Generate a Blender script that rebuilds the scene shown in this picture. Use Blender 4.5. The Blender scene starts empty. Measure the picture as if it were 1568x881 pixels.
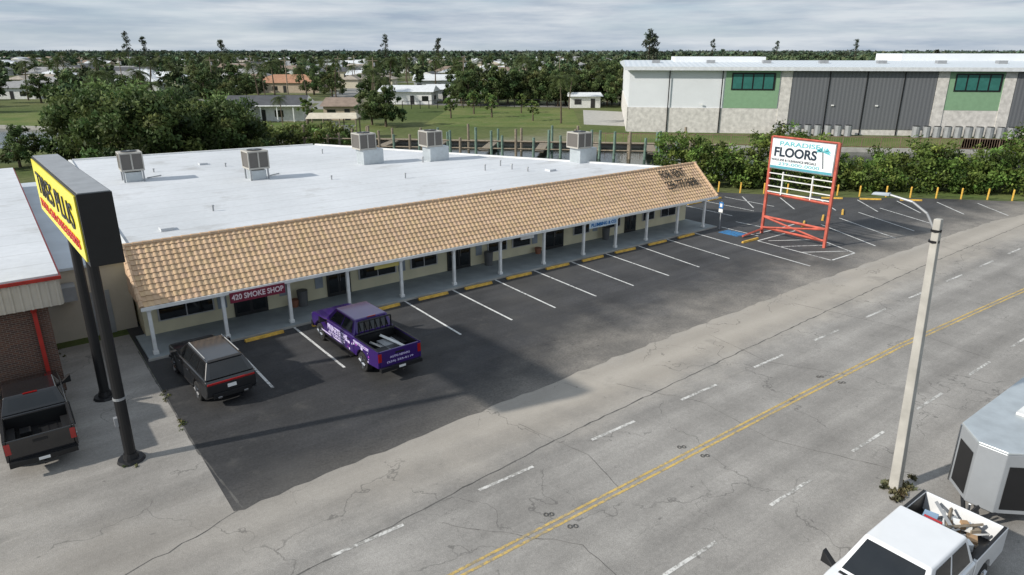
import bpy, bmesh, math, random
import numpy as np
from mathutils import Vector, Matrix
random.seed(7); rng=np.random.default_rng(11)
scene=bpy.context.scene
COL=scene.collection
def cam_xy(x,y): return (-4.08+.796*x+.605*y, -30.82-.605*x+.796*y)   # camera-relative (right, ahead), hand-set values from image pixels -> site grid
def mn(m,n): return ((n+m)*.70711,(n-m)*.70711)                    # canal grid -> site grid

# ---------------------------------------------------------------- materials
class NT:
    def __init__(s,m):
        m.use_nodes=True; s.t=m.node_tree; s.t.nodes.clear()
        s.out=s.t.nodes.new('ShaderNodeOutputMaterial'); s.p=s.t.nodes.new('ShaderNodeBsdfPrincipled')
        s.l(s.p.outputs[0],s.out.inputs[0])
    def l(s,a,b): s.t.links.new(a,b)
    def n(s,k,**kw):
        x=s.t.nodes.new(k)
        for a,b in kw.items(): setattr(x,a,b)
        return x
    def inp(s,x,i,v):
        if isinstance(v,bpy.types.NodeSocket): s.l(v,x.inputs[i])
        elif v is not None: x.inputs[i].default_value=v
    def math(s,op,a,b=None,c=None,clamp=False):
        x=s.n('ShaderNodeMath',operation=op,use_clamp=clamp); s.inp(x,0,a); s.inp(x,1,b); s.inp(x,2,c); return x.outputs[0]
    def pos(s,scale=(1,1,1),obj=False):
        g=s.n('ShaderNodeTexCoord').outputs['Object'] if obj else s.n('ShaderNodeNewGeometry').outputs['Position']
        m=s.n('ShaderNodeMapping'); s.l(g,m.inputs[0]); m.inputs['Scale'].default_value=scale; return m.outputs[0]
    def noise(s,scale,detail=4,vec=None,rough=.55):
        x=s.n('ShaderNodeTexNoise'); x.inputs['Scale'].default_value=scale; x.inputs['Detail'].default_value=detail; x.inputs['Roughness'].default_value=rough
        if vec: s.l(vec,x.inputs['Vector'])
        return x.outputs[0]
    def mr(s,v,a,b,c,d):
        x=s.n('ShaderNodeMapRange'); s.inp(x,0,v)
        for i,q in enumerate((a,b,c,d)): s.inp(x,i+1,q)
        return x.outputs[0]
    def mix(s,f,a,b,mode='MIX'):
        x=s.n('ShaderNodeMix',data_type='RGBA',blend_type=mode); s.inp(x,0,f)
        for i,q in ((6,a),(7,b)):
            if isinstance(q,tuple): q=(*q[:3],1)
            s.inp(x,i,q)
        return x.outputs[2]
    def bump(s,h,st,d=.05):
        b=s.n('ShaderNodeBump'); b.inputs['Strength'].default_value=st; b.inputs['Distance'].default_value=d; s.l(h,b.inputs['Height']); s.l(b.outputs[0],s.p.inputs['Normal'])
    def val(s,v):
        x=s.n('ShaderNodeCombineColor'); [s.inp(x,i,v) for i in range(3)]; return x.outputs[0]
MC={}
def mat(name,col,rough=.6,metal=0,var=.12,vs=2.0,bump=0,spec=.4,coat=0,emit=0):
    if name in MC: return MC[name]
    m=bpy.data.materials.new(name); N=NT(m); p=N.p
    v=N.pos(obj=True)
    f=N.noise(vs,5,v)
    d=tuple(c*(1-var) for c in col); u=tuple(min(1,c*(1+var)) for c in col)
    N.l(N.mix(N.mr(f,.3,.7,0,1),d,u),p.inputs['Base Color'])
    p.inputs['Roughness'].default_value=rough; p.inputs['Metallic'].default_value=metal
    p.inputs['Specular IOR Level'].default_value=spec; p.inputs['Coat Weight'].default_value=coat; p.inputs['Coat Roughness'].default_value=.08
    if bump: N.bump(N.noise(vs*8,4,v),bump,.02)
    MC[name]=m; return m
def attrmat(name,rough=.7,bump=0,trans=0,spec=.2):
    m=bpy.data.materials.new(name); N=NT(m)
    a=N.n('ShaderNodeAttribute',attribute_name='Col')
    f=N.noise(3,2,N.pos())
    N.l(N.mix(1.0,a.outputs['Color'],N.val(N.mr(f,.3,.7,.8,1.2)),'MULTIPLY'),N.p.inputs['Base Color'])
    N.p.inputs['Roughness'].default_value=rough; N.p.inputs['Specular IOR Level'].default_value=spec
    if bump: N.bump(N.noise(30,3,N.pos()),bump,.01)
    if trans:
        t=N.n('ShaderNodeBsdfTranslucent'); N.l(a.outputs['Color'],t.inputs[0])
        x=N.n('ShaderNodeMixShader'); x.inputs[0].default_value=trans; N.l(N.p.outputs[0],x.inputs[1]); N.l(t.outputs[0],x.inputs[2]); N.l(x.outputs[0],N.out.inputs[0])
    return m
LEAF=attrmat('foliage',.6,trans=.3); FARLEAF=attrmat('distant_foliage',.8)
# clay tile: per-tile tone plus weather streaks
TILE=bpy.data.materials.new('clay_tile'); N=NT(TILE); a=N.n('ShaderNodeAttribute',attribute_name='Col'); P=N.pos()
c=N.mix(1.0,a.outputs['Color'],N.val(N.mr(N.noise(1,6,N.pos((.35,2,2)),.65),.3,.7,.86,1.12)),'MULTIPLY'); c=N.mix(N.mr(N.noise(.8,5,P,.7),.58,.74,0,.35),c,(.26,.2,.15))
N.l(c,N.p.inputs['Base Color']); N.p.inputs['Roughness'].default_value=.8; N.p.inputs['Specular IOR Level'].default_value=.2; N.bump(N.noise(30,3,P),.15,.01)
WHITE=mat('white_paint',(.76,.76,.74),.5); GLASS=mat('dark_glass',(.012,.014,.016),.06,spec=.7,var=.2)
BLACK=mat('black_steel',(.012,.012,.013),.45); RUB=mat('tyre_rubber',(.02,.02,.02),.85); CHR=mat('chrome',(.55,.56,.58),.22,metal=1,var=.05)
GREY=mat('grey_metal',(.33,.34,.35),.5,metal=.3); CREAM=mat('cream_stucco',(.72,.66,.46),.85,var=.08,bump=.2,vs=1)
TAN=mat('tan_wall',(.5,.45,.37),.85,var=.1,vs=.8,bump=.2); CONC=mat('concrete',(.38,.37,.34),.9,var=.15,vs=1.5,bump=.2)
YEL=mat('yellow_paint',(.66,.4,.07),.65,var=.3,vs=6); RED=mat('red_paint',(.42,.03,.02),.5,var=.15); ORG=mat('orange_red_paint',(.47,.105,.07),.6,var=.3)
BARK=mat('bark',(.11,.085,.06),.9,var=.3,vs=5); WOOD=mat('old_wood',(.24,.2,.15),.9,var=.3,vs=4)
TAIL=mat('tail_light',(.35,.008,.008),.15,coat=1); BLUE=mat('blue_paint',(.02,.16,.42),.5,var=.2)

# ---------------------------------------------------------------- mesh builder
class MB:
    def __init__(s): s.v=[];s.f=[];s.m=[];s.mats=[]
    def mi(s,m):
        if m not in s.mats: s.mats.append(m)
        return s.mats.index(m)
    def poly(s,pts,m):
        k=len(s.v); s.v+= [tuple(p) for p in pts]; s.f.append(tuple(range(k,k+len(pts)))); s.m.append(s.mi(m))
    def hexa(s,b,t,m):
        k=len(s.v); s.v+=[tuple(p) for p in b]+[tuple(p) for p in t]; n=len(b)
        s.f.append(tuple(range(k+n-1,k-1,-1))); s.f.append(tuple(range(k+n,k+2*n)))
        for i in range(n):
            j=(i+1)%n; s.f.append((k+i,k+j,k+n+j,k+n+i))
        s.m+= [s.mi(m)]*(n+2)
    def box(s,x0,x1,y0,y1,z0,z1,m):
        x0,x1=sorted((x0,x1));y0,y1=sorted((y0,y1));z0,z1=sorted((z0,z1))
        s.hexa([(x0,y0,z0),(x1,y0,z0),(x1,y1,z0),(x0,y1,z0)],[(x0,y0,z1),(x1,y0,z1),(x1,y1,z1),(x0,y1,z1)],m)
    def prism_y(s,prof,y0,y1,m):
        s.hexa([(x,y1,z) for x,z in prof],[(x,y0,z) for x,z in prof],m)
    def prism_x(s,prof,x0,x1,m):
        s.hexa([(x0,y,z) for y,z in prof],[(x1,y,z) for y,z in prof],m)
    def prism_z(s,prof,z0,z1,m):
        s.hexa([(x,y,z0) for x,y in prof],[(x,y,z1) for x,y in prof],m)
    def cyl(s,p0,p1,r0,r1,n,m,ph=0):
        p0=Vector(p0);p1=Vector(p1);d=(p1-p0).normalized()
        a=d.orthogonal().normalized() if abs(d.z)<.99 else Vector((1,0,0)); b=d.cross(a)
        c=[(math.cos(ph+2*math.pi*i/n),math.sin(ph+2*math.pi*i/n)) for i in range(n)]
        s.hexa([p0+(a*x+b*y)*r0 for x,y in c],[p1+(a*x+b*y)*r1 for x,y in c],m)
    def bar(s,p0,p1,w,m): s.cyl(p0,p1,w*.707,w*.707,4,m,math.pi/4)
    def panel(s,q,u0,u1,v0,v1,off,m,th=0):
        q=[Vector(p) for p in q]
        def P(u,v): return (q[0]*(1-u)+q[1]*u)*(1-v)+(q[3]*(1-u)+q[2]*u)*v
        nn=(q[1]-q[0]).cross(q[3]-q[0]).normalized()*off
        s.poly([P(u0,v0)+nn,P(u1,v0)+nn,P(u1,v1)+nn,P(u0,v1)+nn],m)
    def build(s,name,parent=None,bevel=0,seg=2,smooth=False,recalc=True,loc=None,rot=0,ang=35):
        me=bpy.data.meshes.new(name); me.from_pydata(s.v,[],s.f)
        for m in s.mats: me.materials.append(m)
        me.polygons.foreach_set('material_index',s.m)
        if recalc:
            b=bmesh.new(); b.from_mesh(me); bmesh.ops.recalc_face_normals(b,faces=b.faces); b.to_mesh(me); b.free()
        if smooth:
            me.polygons.foreach_set('use_smooth',[True]*len(me.polygons))
        o=bpy.data.objects.new(name,me); COL.objects.link(o)
        if parent: o.parent=parent
        if loc: o.location=loc
        o.rotation_euler[2]=rot
        if bevel:
            q=o.modifiers.new('b','BEVEL'); q.width=bevel; q.segments=seg; q.limit_method='ANGLE'; q.angle_limit=math.radians(ang); q.harden_normals=smooth
        return o
def empty(name,loc=(0,0,0),rot=0):
    e=bpy.data.objects.new(name,None); COL.objects.link(e); e.location=loc; e.rotation_euler[2]=rot; e.empty_display_size=.3; return e
def text(name,body,origin,xa,ya,w,h,m,parent,ext=.006,off=.012,align='CENTER'):
    c=bpy.data.curves.new(name,'FONT'); c.body=body; c.size=1; c.offset=off; c.extrude=.01; c.align_x=align; c.align_y='CENTER'; c.materials.append(m)
    o=bpy.data.objects.new(name,c); COL.objects.link(o); bpy.context.view_layer.update()
    sx=w/max(o.dimensions.x,.01); sy=h/max(o.dimensions.y,.01)
    xa=Vector(xa).normalized(); ya=Vector(ya).normalized(); za=xa.cross(ya)
    M=Matrix((xa*sx,ya*sy,za)).transposed().to_4x4(); M.translation=Vector(origin)
    o.matrix_local=M
    if parent: o.parent=parent
    return o
def fastmesh(name,V,F,cols,mats,midx=None,obj=True):
    me=bpy.data.meshes.new(name); n=len(V); k=F.shape[1]; nf=len(F)
    me.vertices.add(n); me.vertices.foreach_set('co',V.astype(np.float32).ravel())
    me.loops.add(nf*k); me.loops.foreach_set('vertex_index',F.astype(np.int32).ravel())
    me.polygons.add(nf); me.polygons.foreach_set('loop_start',np.arange(0,nf*k,k,dtype=np.int32)); me.polygons.foreach_set('loop_total',np.full(nf,k,dtype=np.int32))
    for m in mats: me.materials.append(m)
    if midx is not None: me.polygons.foreach_set('material_index',midx.astype(np.int32))
    a=me.color_attributes.new('Col','FLOAT_COLOR','POINT')
    c=np.ones((n,4),dtype=np.float32); c[:,:3]=cols; a.data.foreach_set('color',c.ravel())
    me.update(calc_edges=True); me.validate()
    if not obj: return me
    o=bpy.data.objects.new(name,me); COL.objects.link(o); return o

# ---------------------------------------------------------------- foliage
def leaves(C,R,nper,size,base,flat=.8,clvar=.35):
    k=len(C); n=k*nper
    ci=np.repeat(np.arange(k),nper)
    d=rng.normal(size=(n,3)); d/=np.linalg.norm(d,axis=1)[:,None]
    r=rng.random(n)**.45
    P=C[ci]+d*(r*R[ci])[:,None]*np.array([1,1,flat])
    a=rng.normal(size=(n,3))+d*.3; a/=np.linalg.norm(a,axis=1)[:,None]
    b=np.cross(a,d+rng.normal(size=(n,3))*.7); b/=np.linalg.norm(b,axis=1)[:,None]
    sz=(size*(.6+.8*rng.random(n)))[:,None]
    V=np.stack([P-a*sz,P-b*sz*.5,P+a*sz,P+b*sz*.5],1).reshape(-1,3)
    F=np.arange(4*n).reshape(n,4)
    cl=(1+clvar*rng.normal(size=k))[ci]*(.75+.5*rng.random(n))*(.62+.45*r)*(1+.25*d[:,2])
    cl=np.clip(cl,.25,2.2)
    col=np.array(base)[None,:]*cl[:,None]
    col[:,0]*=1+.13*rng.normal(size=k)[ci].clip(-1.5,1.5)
    return V,F,np.repeat(np.clip(col,.004,.4),4,0)
def tube(p0,p1,r0,r1,n=6):
    p0=np.array(p0,float);p1=np.array(p1,float);d=p1-p0;d/=np.linalg.norm(d);a=np.cross(d,[.3,.9,.1]);a/=np.linalg.norm(a);b=np.cross(d,a)
    t=np.arange(n)*2*math.pi/n
    ring=np.cos(t)[:,None]*a+np.sin(t)[:,None]*b
    V=np.vstack([p0+ring*r0,p1+ring*r1]); F=np.array([[i,(i+1)%n,n+(i+1)%n,n+i] for i in range(n)])
    return V,F
class Plant:
    def __init__(s): s.V=[];s.F=[];s.C=[];s.M=[];s.k=0
    def add(s,V,F,C,m):
        if np.ndim(C)==1: C=np.tile(C,(len(V),1))
        s.V.append(V);s.F.append(F+s.k);s.C.append(C);s.M.append(np.full(len(F),m));s.k+=len(V)
    def mesh(s,name,obj=False): return fastmesh(name,np.vstack(s.V),np.vstack(s.F),np.vstack(s.C),[BARK,LEAF],np.concatenate(s.M),obj)
def broadleaf(name,h,r,ncl,nper,size,base=(.06,.085,.028),low=.2):
    p=Plant(); top=np.array([0,0,h*.45])
    V,F=tube((0,0,-.1),top,h*.03+.05,h*.022,7); p.add(V,F,np.array([.1,.08,.06]),0)
    C=[];R=[]
    for i in range(ncl):
        a=random.random()*6.283; q=random.random()**.5; zz=random.uniform(low,1)
        prof=math.sqrt(max(.05,1-((zz-.45)/.62)**2))
        c=np.array([math.cos(a)*q*r*prof,math.sin(a)*q*r*prof,h*zz*.9])
        c+=rng.normal(size=3)*.06*r
        C.append(c);R.append(r*random.uniform(.14,.27))
        if i%3==0:
            V,F=tube(top*random.uniform(.6,1),c,h*.012,.02,5); p.add(V,F,np.array([.09,.07,.05]),0)
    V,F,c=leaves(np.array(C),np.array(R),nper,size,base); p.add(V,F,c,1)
    return p.mesh(name)
def palm(name,h,nf=26,L=2.4,base=(.08,.105,.035)):
    p=Plant(); prev=np.array([0,0,-.1]); lean=rng.normal(size=2)*.05*h
    for i in range(6):
        t=(i+1)/6; q=np.array([lean[0]*t*t,lean[1]*t*t,h*t]); V,F=tube(prev,q,.19-.02*i,.17-.02*i,8); p.add(V,F,np.array([.2,.17,.13]),0); prev=q
    Vs=[];Fs=[];Cs=[];k=0
    for i in range(nf):
        a=random.random()*6.283; up=random.uniform(-.5,1.1); l=L*random.uniform(.8,1.1); sh=random.uniform(.6,1.3)
        dr=np.array([math.cos(a),math.sin(a),0]); pts=[]
        for j in range(11):
            t=j/10; pts.append(prev+dr*l*t*math.cos(up*.8)+np.array([0,0,l*(math.sin(up*.8)*t-.65*t*t)]))
        side=np.array([-dr[1],dr[0],0])
        for j in range(10):
            a0,a1=pts[j],pts[j+1]; w=l*.24*math.sin(math.pi*min(1,(j+1.5)/11.5))**.6+.03
            for sg in (-1,1):
                tip=a1+side*sg*w+np.array([0,0,-.35*w])+(a1-a0)*.7
                Vs+=[a0,a0+(a1-a0)*.55,tip,tip-(a1-a0)*.1]; Fs.append([k,k+1,k+2,k+3]);k+=4
                c=np.array(base)*sh*random.uniform(.7,1.3); Cs+=[c]*4
    p.add(np.array(Vs),np.array(Fs),np.array(Cs),1); return p.mesh(name)
def place(name,me,x,y,s=1,rot=None,sz=None):
    o=bpy.data.objects.new(name,me); COL.objects.link(o); o.location=(x,y,0); o.scale=(s,s,sz or s); o.rotation_euler[2]=random.random()*6.28 if rot is None else rot; return o

# ---------------------------------------------------------------- ground materials
def asphalt_road():
    m=bpy.data.materials.new('worn_asphalt'); N=NT(m); P=N.pos()
    big=N.noise(.11,7,P,.65); fine=N.noise(9,4,P,.7); st=N.noise(1,6,N.pos((.05,1.1,1)),.65); mid=N.noise(.7,6,P,.7)
    grit=N.noise(45,2,P,.6)
    v=N.math('MULTIPLY',N.mr(big,.32,.68,.21,.33),N.mr(fine,.25,.75,.85,1.13)); v=N.math('MULTIPLY',v,N.mr(st,.3,.7,.84,1.14)); v=N.math('MULTIPLY',v,N.mr(grit,.3,.7,.78,1.22)); v=N.math('MULTIPLY',v,N.mr(mid,.3,.7,.88,1.1))
    sep=N.n('ShaderNodeSeparateXYZ'); N.l(P,sep.inputs[0]); X,Y=sep.outputs[0],sep.outputs[1]
    wob=N.math('MULTIPLY',N.math('SUBTRACT',N.noise(.35,6,P,.65),.5),4.0)
    yy=N.math('ADD',Y,wob)
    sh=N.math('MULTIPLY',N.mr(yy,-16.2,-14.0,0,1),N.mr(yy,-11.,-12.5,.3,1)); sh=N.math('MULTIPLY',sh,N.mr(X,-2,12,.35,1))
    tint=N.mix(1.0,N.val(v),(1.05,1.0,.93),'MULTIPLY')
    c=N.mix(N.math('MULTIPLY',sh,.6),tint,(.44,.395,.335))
    wp=N.math('SINE',N.math('MULTIPLY',Y,3.6)); c=N.mix(1.0,c,N.val(N.mr(wp,-1,1,.92,1.05)),'MULTIPLY')
    dv=N.n('ShaderNodeVectorMath',operation='ADD'); nz=N.n('ShaderNodeTexNoise'); nz.inputs['Scale'].default_value=.9; nz.inputs['Detail'].default_value=6; N.l(P,nz.inputs['Vector'])
    sc=N.n('ShaderNodeVectorMath',operation='SCALE'); N.l(nz.outputs[1],sc.inputs[0]); sc.inputs['Scale'].default_value=2.2
    N.l(P,dv.inputs[0]); N.l(sc.outputs[0],dv.inputs[1])
    for scl,wd,amt,th in ((.15,.0045,.5,.43),(.42,.006,.4,.53)):
        vo=N.n('ShaderNodeTexVoronoi',feature='DISTANCE_TO_EDGE'); vo.inputs['Scale'].default_value=scl; N.l(dv.outputs[0],vo.inputs['Vector'])
        ck=N.math('MULTIPLY',N.mr(vo.outputs['Distance'],wd*.3,wd,1,0),N.mr(N.noise(.3,3,P),th,th+.08,0,1))
        c=N.mix(N.math('MULTIPLY',ck,amt),c,(.075,.072,.068))
    so=N.mr(N.noise(.55,5,P,.55),.62,.76,0,.42); c=N.mix(so,c,(.12,.116,.108))
    sq=N.mr(N.noise(2.6,2,P,.5),.72,.78,0,.5); c=N.mix(sq,c,(.07,.068,.065))
    N.l(c,N.p.inputs['Base Color']); N.p.inputs['Roughness'].default_value=.92; N.p.inputs['Specular IOR Level'].default_value=.25; N.bump(N.noise(30,4,P),.35,.02)
    return m
def asphalt_lot():
    m=bpy.data.materials.new('sealed_asphalt'); N=NT(m); P=N.pos()
    sep=N.n('ShaderNodeSeparateXYZ'); N.l(P,sep.inputs[0]); X,Y=sep.outputs[0],sep.outputs[1]
    n1=N.noise(.25,6,P,.6); fine=N.noise(11,4,P,.7); st=N.noise(1,5,N.pos((.07,.9,1)),.65)
    v=N.math('MULTIPLY',N.mr(n1,.3,.7,.024,.044),N.mr(fine,.25,.75,.7,1.35)); v=N.math('MULTIPLY',v,N.mr(st,.3,.7,.78,1.35))
    v=N.math('MULTIPLY',v,N.mr(X,10,22,1.0,1.5))
    c=N.mix(1.0,N.val(v),(1.0,1.0,1.04),'MULTIPLY')
    amp=N.mr(X,4,16,3.0,10.0)
    wob=N.math('ADD',N.math('MULTIPLY',N.math('SUBTRACT',N.noise(.26,8,P,.7),.5),amp),Y)
    thr=N.mr(X,4,18,-13.1,-9.0)
    d=N.mr(N.math('SUBTRACT',thr,wob),-2.2,3.0,0,1)
    d=N.math('POWER',d,1.5); d=N.math('MULTIPLY',d,N.mr(fine,.3,.7,.55,1.15),clamp=True)
    d=N.math('MULTIPLY',d,.82)
    c=N.mix(d,c,(.34,.31,.27))
    sp=N.mr(N.noise(1.3,5,P,.65),.56,.7,0,.4); c=N.mix(sp,c,(.09,.086,.08))
    s3=N.mr(N.noise(.16,6,P,.6),.5,.66,0,.5); c=N.mix(s3,c,(.08,.077,.073))
    s2=N.mr(N.noise(2.2,2,N.pos((1,1.7,1)),.5),.7,.78,0,.6); c=N.mix(s2,c,(.012,.012,.012))
    N.l(c,N.p.inputs['Base Color']); N.p.inputs['Roughness'].default_value=.78; N.p.inputs['Specular IOR Level'].default_value=.35; N.bump(N.noise(28,4,P),.3,.02)
    return m
def ground_mat():
    m=bpy.data.materials.new('grass_ground'); N=NT(m); P=N.pos()
    a=N.noise(.035,7,P,.6); b=N.noise(1.2,5,P,.7)
    c=N.mix(N.mr(a,.38,.62,0,1),(.08,.11,.035),(.14,.15,.065)); c=N.mix(N.mr(N.noise(.016,5,P),.54,.63,0,.7),c,(.26,.24,.19))
    c=N.mix(1.0,c,N.val(N.mr(b,.25,.75,.65,1.3)),'MULTIPLY')
    N.l(c,N.p.inputs['Base Color']); N.p.inputs['Roughness'].default_value=.95; N.p.inputs['Specular IOR Level'].default_value=.1; return m
def lawn_mat():
    m=bpy.data.materials.new('lawn_grass'); N=NT(m); P=N.pos()
    c=N.mix(N.mr(N.noise(.12,6,P,.6),.35,.65,0,1),(.085,.135,.035),(.16,.175,.065)); c=N.mix(N.mr(N.noise(.4,6,P,.65),.55,.7,0,.6),c,(.22,.2,.12)); c=N.mix(1.0,c,N.val(N.mr(N.noise(3,5,P,.7),.25,.75,.7,1.25)),'MULTIPLY')
    N.l(c,N.p.inputs['Base Color']); N.p.inputs['Roughness'].default_value=.95; N.p.inputs['Specular IOR Level'].default_value=.1; return m
def paint_mat(name,col,under,wear):
    m=bpy.data.materials.new(name); N=NT(m); P=N.pos()
    w=N.mr(N.math('ADD',N.math('MULTIPLY',N.noise(7,5,P,.75),.7),N.math('MULTIPLY',N.noise(.8,3,P),.3)),wear,wear+.12,0,1)
    c=N.mix(w,under,col); c=N.mix(1.0,c,N.val(N.mr(N.noise(2,4,P),.3,.7,.85,1.1)),'MULTIPLY')
    N.l(c,N.p.inputs['Base Color']); N.p.inputs['Roughness'].default_value=.8; return m
ROAD=asphalt_road(); LOT=asphalt_lot(); GND=ground_mat(); LAWN=lawn_mat()
P_WH=paint_mat('stall_paint',(.66,.66,.64),(.06,.06,.06),.37); P_LANE=paint_mat('lane_paint',(.64,.63,.6),(.27,.26,.24),.44); P_YE=paint_mat('centre_line_paint',(.58,.4,.11),(.28,.24,.17),.42)
P_BL=paint_mat('blue_ada_paint',(.03,.2,.45),(.05,.06,.07),.4)
def sheet(name,pts,z,m,parent=None):
    b=MB(); b.poly([(x,y,z) for x,y in pts],m); o=b.build(name,parent,recalc=False)
    if o.data.polygons[0].normal.z<0: o.data.flip_normals()
    return o
sheet('ground',[(-6000,-6000),(6000,-6000),(6000,6000),(-6000,6000)],0,GND)
def rag(pts,step,amp):
    out=[]
    for (x0,y0),(x1,y1) in zip(pts[:-1],pts[1:]):
        L=math.hypot(x1-x0,y1-y0); n=max(1,int(L/step))
        for i in range(n):
            t=i/n; out.append((x0+(x1-x0)*t+random.uniform(-amp,amp)*.3,y0+(y1-y0)*t+random.uniform(-amp,amp)))
    out.append(pts[-1]); return out
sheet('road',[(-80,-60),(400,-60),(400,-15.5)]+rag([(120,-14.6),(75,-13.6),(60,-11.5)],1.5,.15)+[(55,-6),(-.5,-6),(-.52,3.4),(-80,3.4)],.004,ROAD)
lot=[(-.5,5),(-.5,-12.9)]+rag([(-.2,-12.95),(7.4,-12.5),(16.6,-12.1),(32.2,-11.8),(45,-11.9),(56.8,-12.2),(66,-13.2)],.5,.09)+rag([(68,-11.5),(63,-6),(57,-.6),(50.6,6.6),(47,12)],1.2,.1)+[(38,12),(38,5)]
sheet('parking_lot',lot,.008,LOT)
mk=MB()
def strip(b,p0,p1,w,z,m):
    d=Vector((p1[0]-p0[0],p1[1]-p0[1])).normalized(); nx,ny=-d.y*w/2,d.x*w/2
    b.poly([(p0[0]-nx,p0[1]-ny,z),(p1[0]-nx,p1[1]-ny,z),(p1[0]+nx,p1[1]+ny,z),(p0[0]+nx,p0[1]+ny,z)],m)
for x0,x1 in ((2.95,3.0),(5.93,6.0),(8.9,8.9),(11.9,11.8),(14.88,14.8),(17.8,17.6),(20.7,20.5),(23.7,23.4),(26.7,26.4),(29.8,29.2),(32.7,32.2)):
    strip(mk,(x0,-.45),(x1,-6.0),.11,.012,P_WH)
strip(mk,(35.65,-.5),(34.8,-10.0),.12,.012,P_WH)
for a,b in (((42.2,-4.6),(39.8,-10.2)),((45.4,-4.7),(42.6,-10.2)),((48.6,-4.4),(45.8,-10)),((51.8,-4.3),(49,-9.9)),((54.8,-4.6),(52.3,-9.9)),((37.4,-4.6),(37.0,-10.1)),((37.1,-10.15),(39.75,-10.2)),((37.4,-4.55),(42.2,-4.55)),
            ((38.0,-5),(40.6,-6.6)),((37.4,-6.4),(40.4,-8.2)),((37.2,-8),(39.9,-9.7)),((39,-3.4),(44,-3.4)),((38.7,-.6),(38.6,-3.8)),((41,-.2),(41.2,-3.3))): strip(mk,a,b,.11,.012,P_WH)
for i in range(7):
    x,y=50.3+i*2.3,5.9-i*2.35; strip(mk,(x-.6,y-.6),(x-3.9,y-4.0),.11,.012,P_WH)
for i in range(3): strip(mk,(42.5+i*2.9,6.2),(42.5+i*2.9,1.2),.11,.012,P_WH)
mk.box(37.2,38.4,-3.0,-1.4,.0,.013,P_BL)
mk.build('stall_markings')
ln=MB()
for st,y,wd in ((1.0,-16.35,.12),(2.7,-22.08,.11)):
    k=-6
    while k<40:
        x=st+4.66*k; strip(ln,(x,y),(x+2.1,y-.02),wd,.010,P_LANE); k+=1
ln.build('lane_markings')
cl=MB(); Yp=[(-60,-18.9),(3.2,-18.9),(18.7,-18.92),(26.8,-19.0),(34.7,-19.35),(40,-19.6),(60,-20.2),(200,-23)]
for o in (-.1,.1):
    for (a,b),(c,d) in zip(Yp[:-1],Yp[1:]): strip(cl,(a,b+o),(c,d+o),.09,.010,P_YE)
cl.build('centre_line')
TAR=mat('tar_seam',(.1,.096,.09),.9,var=.4)
sm=MB()
def seam(pts,w,amp):
    q=rag(pts,.35,amp)
    for a,b in zip(q[:-1],q[1:]): strip(sm,a,b,w*random.uniform(.4,1.3),.009,TAR)
seam([(-12,-17),(0,-16.5),(3.9,-16.1),(9.3,-15.6),(19.4,-15.1),(39.6,-14.2),(60,-14)],.045,.035)
seam([(-.55,1),(-.52,-8.9),(-.25,-12.9)],.06,.03); seam([(-14,-15.2),(-6,-14.4),(-2,-13.5),(-.25,-12.9)],.03,.06)
seam([(14,-14),(15.5,-17),(15.2,-20),(17,-24)],.018,.1); seam([(4,-17),(6.5,-20),(6.2,-25)],.016,.1); seam([(28,-13),(29,-18),(28.4,-22)],.02,.1); seam([(21,-13),(20.6,-16.4),(22,-19)],.018,.1); seam([(9,-14),(9.6,-17),(9.1,-19)],.016,.1)
sm.build('road_cracks')
for x in (6.6,12.4,21.0): text('road_number','00',(x,-18.5,.012),(1,-.6,0),(.6,1,0),.3,.16,TAR,None,off=0); text('road_number','00',(x+.2,-19.3,.012),(1,-.6,0),(.6,1,0),.3,.16,TAR,None,off=0)
# weeds along the old edge of the driveway
C=[];
for i in range(26):
    x,y=random.choice([(-.55,-6.6),(-.55,-4.2),(-2.4,-8.2),(-3.3,3.1),(-.3,1.9)]); C.append([x+rng.normal()*.1,y+rng.normal()*.4,.02])
V,F,c=leaves(np.array(C),np.full(len(C),.1),16,.045,(.12,.13,.05),.6); fastmesh('weeds',V,F,c,[LEAF])

# canal and banks
WAT=bpy.data.materials.new('canal_water'); N=NT(WAT); N.p.inputs['Base Color'].default_value=(.018,.026,.022,1); N.p.inputs['Roughness'].default_value=.08; N.p.inputs['Specular IOR Level'].default_value=.3; N.bump(N.noise(1.2,4,N.pos()),.4,.08)
sheet('canal_water',[mn(-140,62),mn(-37,58),mn(-5,47.5),mn(140,47.5),mn(140,71),mn(-30,71),mn(-60,79),mn(-140,88)],.02,WAT)
sw=MB()
def wall_seg(p,q,w,z0,z1,m):
    d=Vector((q[0]-p[0],q[1]-p[1])).normalized(); nx,ny=-d.y*w/2,d.x*w/2
    sw.hexa([(p[0]-nx,p[1]-ny,z0),(q[0]-nx,q[1]-ny,z0),(q[0]+nx,q[1]+ny,z0),(p[0]+nx,p[1]+ny,z0)],[(p[0]-nx,p[1]-ny,z1),(q[0]-nx,q[1]-ny,z1),(q[0]+nx,q[1]+ny,z1),(p[0]+nx,p[1]+ny,z1)],m)
for a,b in ((mn(140,71),mn(-30,71)),(mn(-30,71.1),mn(-60,79)),(mn(-60,79.1),mn(-140,88)),(mn(140,47.5),mn(-5,47.5)),(mn(-5,47.6),mn(-37,58))): wall_seg(a,b,.5,-.3,.55,CONC)
sw.build('canal_seawall')
sheet('lawn',[cam_xy(-16,124),cam_xy(12,120),cam_xy(14,160),cam_xy(-14,166)],.01,LAWN)
sheet('lawn',[cam_xy(-112,116),cam_xy(-70,120),cam_xy(-75,150),cam_xy(-140,152)],.01,LAWN)
sheet('lawn',[cam_xy(-60,118),cam_xy(-22,112),cam_xy(-20,128),cam_xy(-60,130)],.011,LAWN)
sheet('lawn',[mn(48,72),mn(140,72),mn(140,88),mn(18,88),mn(18,72)],.01,LAWN)
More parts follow.
